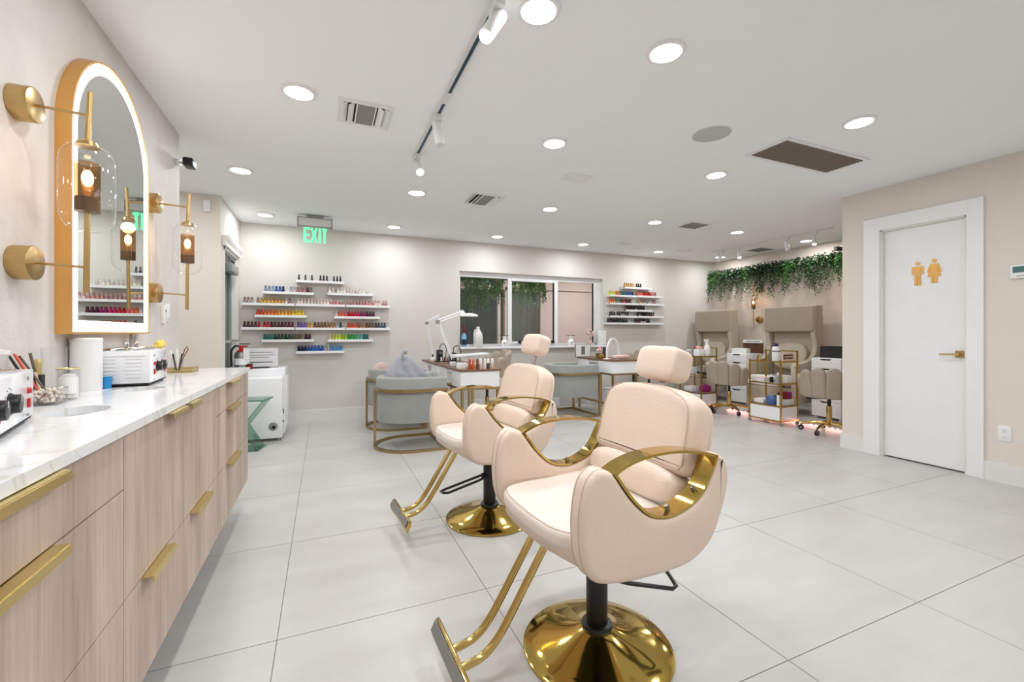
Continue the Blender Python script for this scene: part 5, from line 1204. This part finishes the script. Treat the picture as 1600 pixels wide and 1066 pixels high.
# ------------------------------------------------------------------ lamps, camera and vines on the plaster wall
sconce(5.06, 'brass wall lamp on the plaster wall between the pedicure chairs, under the vines', XR, -1, .3)
sconce(3.66, 'brass wall lamp on the plaster wall at the restroom wall corner', XR, -1, .3)
t = T('security_camera', 'black security camera above the vines near the restroom wall', 'camera', (XR, 3.80, 2.33)); O('mount', MB().cyl((0, 0, 0), (-.02, 0, 0), .022), 'white', t); O('arm', MB().cyl((-.02, 0, 0), (-.06, 0, -.02), .009), 'white', t); O('camera_body', MB().box(-.16, -.028, -.06, -.05, .028, -.005), 'blackmat', t, bevel=.008); O('lens', MB().cyl((-.16, 0, -.032), (-.163, 0, -.032), .018), 'black', t)
def vine(label, loc, n_str, spread, lmin, lmax, sd, m='leaf', group='hanging vines', dens=1.0, dp=.06, axis='y', ls=1.0):
    t = T('hanging_vine', label, 'hanging plant', loc, 0 if axis == 'y' else R(90), group=group); rn = random.Random(sd)
    st = MB(); lf = MB()
    def leaf(p, s):
        d = Vector((rn.gauss(-.3, .7), rn.gauss(0, .8), rn.gauss(-.5, .5))).normalized(); u = d.orthogonal().normalized(); u = (Matrix.Rotation(rn.uniform(0, 6.28), 3, d) @ u); n = d.cross(u)
        a, b, c = p + d * s * .5 + u * s * .33 + n * s * .08, p + d * s, p + d * s * .5 - u * s * .33 + n * s * .08
        lf.add([p, a, b, c], [(0, 1, 2), (0, 2, 3)])
    for k in range(n_str):
        y = rn.uniform(-spread, spread); x = rn.uniform(-dp, dp * .4); L = rn.uniform(lmin, lmax) * (1 - .35 * abs(y) / spread)
        pts = []; p = Vector((x, y, rn.uniform(-.03, .05))); yy = rn.gauss(0, .012); xx = -abs(rn.gauss(.0, .008))
        m_ = max(4, int(L / .035))
        for q in range(m_ + 1):
            pts.append(p.copy()); p = p + Vector((xx + rn.gauss(0, .006), yy * .4 + rn.gauss(0, .007), -L / m_))
        st.tube(pts, .0018, 3)
        for q, pp in enumerate(pts):
            f = 1 - q / len(pts)
            for _ in range(max(1, int((2.2 + 2.5 * f) * dens))): leaf(pp + Vector((rn.gauss(0, .012), rn.gauss(0, .014), rn.gauss(0, .012))), rn.uniform(.026, .044) * (.65 + .35 * f) * ls)
    for k in range(int(70 * dens)): leaf(Vector((rn.uniform(-dp * 1.3, dp * .3), rn.uniform(-spread, spread), rn.uniform(-.10, .07))), rn.uniform(.03, .05) * ls)
    O('vine_stems', st, 'stem', t, smooth=0); O('foliage', lf, m, t, smooth=0, kind='stuff')
    return t
rn = random.Random(21)
N = 15
for k in range(N):
    y = 5.93 - k * .178
    nm = ['leftmost in the far corner', 'second from the far corner', 'third from the far corner', 'fourth from the far corner', 'above the left pedicure chair', 'sixth from the far corner', 'just left of the brass lamp', 'above the brass lamp', 'just right of the brass lamp', 'above the left edge of the right pedicure chair', 'above the middle of the right pedicure chair', 'above the right edge of the right pedicure chair', 'third from the restroom wall corner', 'second from the restroom wall corner', 'nearest the restroom wall corner'][k]
    vine('dark green trailing vine, ' + nm, (6.655, y, 2.195), 9, .105, .28, .60, 100 + k, 'leaf' if k % 4 else 'leaf_mid', group='trailing vines along the plaster wall', dens=1.5) if mat('leaf_mid', (64, 112, 48), .55, var=.4, vscale=7) else None
O('vine_ledge', MB().box(6.69, 3.35, 2.13, 6.73, 6.0, 2.16), 'walnut', smooth=0, label='thin wooden ledge carrying the vines on the plaster wall', cat='ledge')
for k, (u, lb) in enumerate(((732, 'pale green hanging plant outside the left window pane'), (752, 'pale green hanging plant outside, second from the left'), (776, 'pale green hanging plant outside by the first mullion'), (812, 'pale green hanging plant outside the middle pane'), (838, 'green hanging plant outside, rightmost in the middle pane'))):
    p = PY(u, 440, 6.75); vine(lb, (p.x, 6.75, 2.10), 15, .16, .30, .80 - .03 * k, 300 + k, 'leaf_lt', group='hanging plants outside the window', dens=1.6, axis='x', ls=1.5)
t = T('plant_trough', 'narrow pale trough holding the hanging plants outside the window', 'planter', (2.85, 6.75, 2.09))
O('trough', MB().box(-1.0, -.06, 0, 1.0, .06, .05), 'ext_wall', t, smooth=0)
for x in (-.9, 0, .9): O('hanger_rod', MB().cyl((x, 0, .05), (x, 0, .41), .008), 'steel', t)
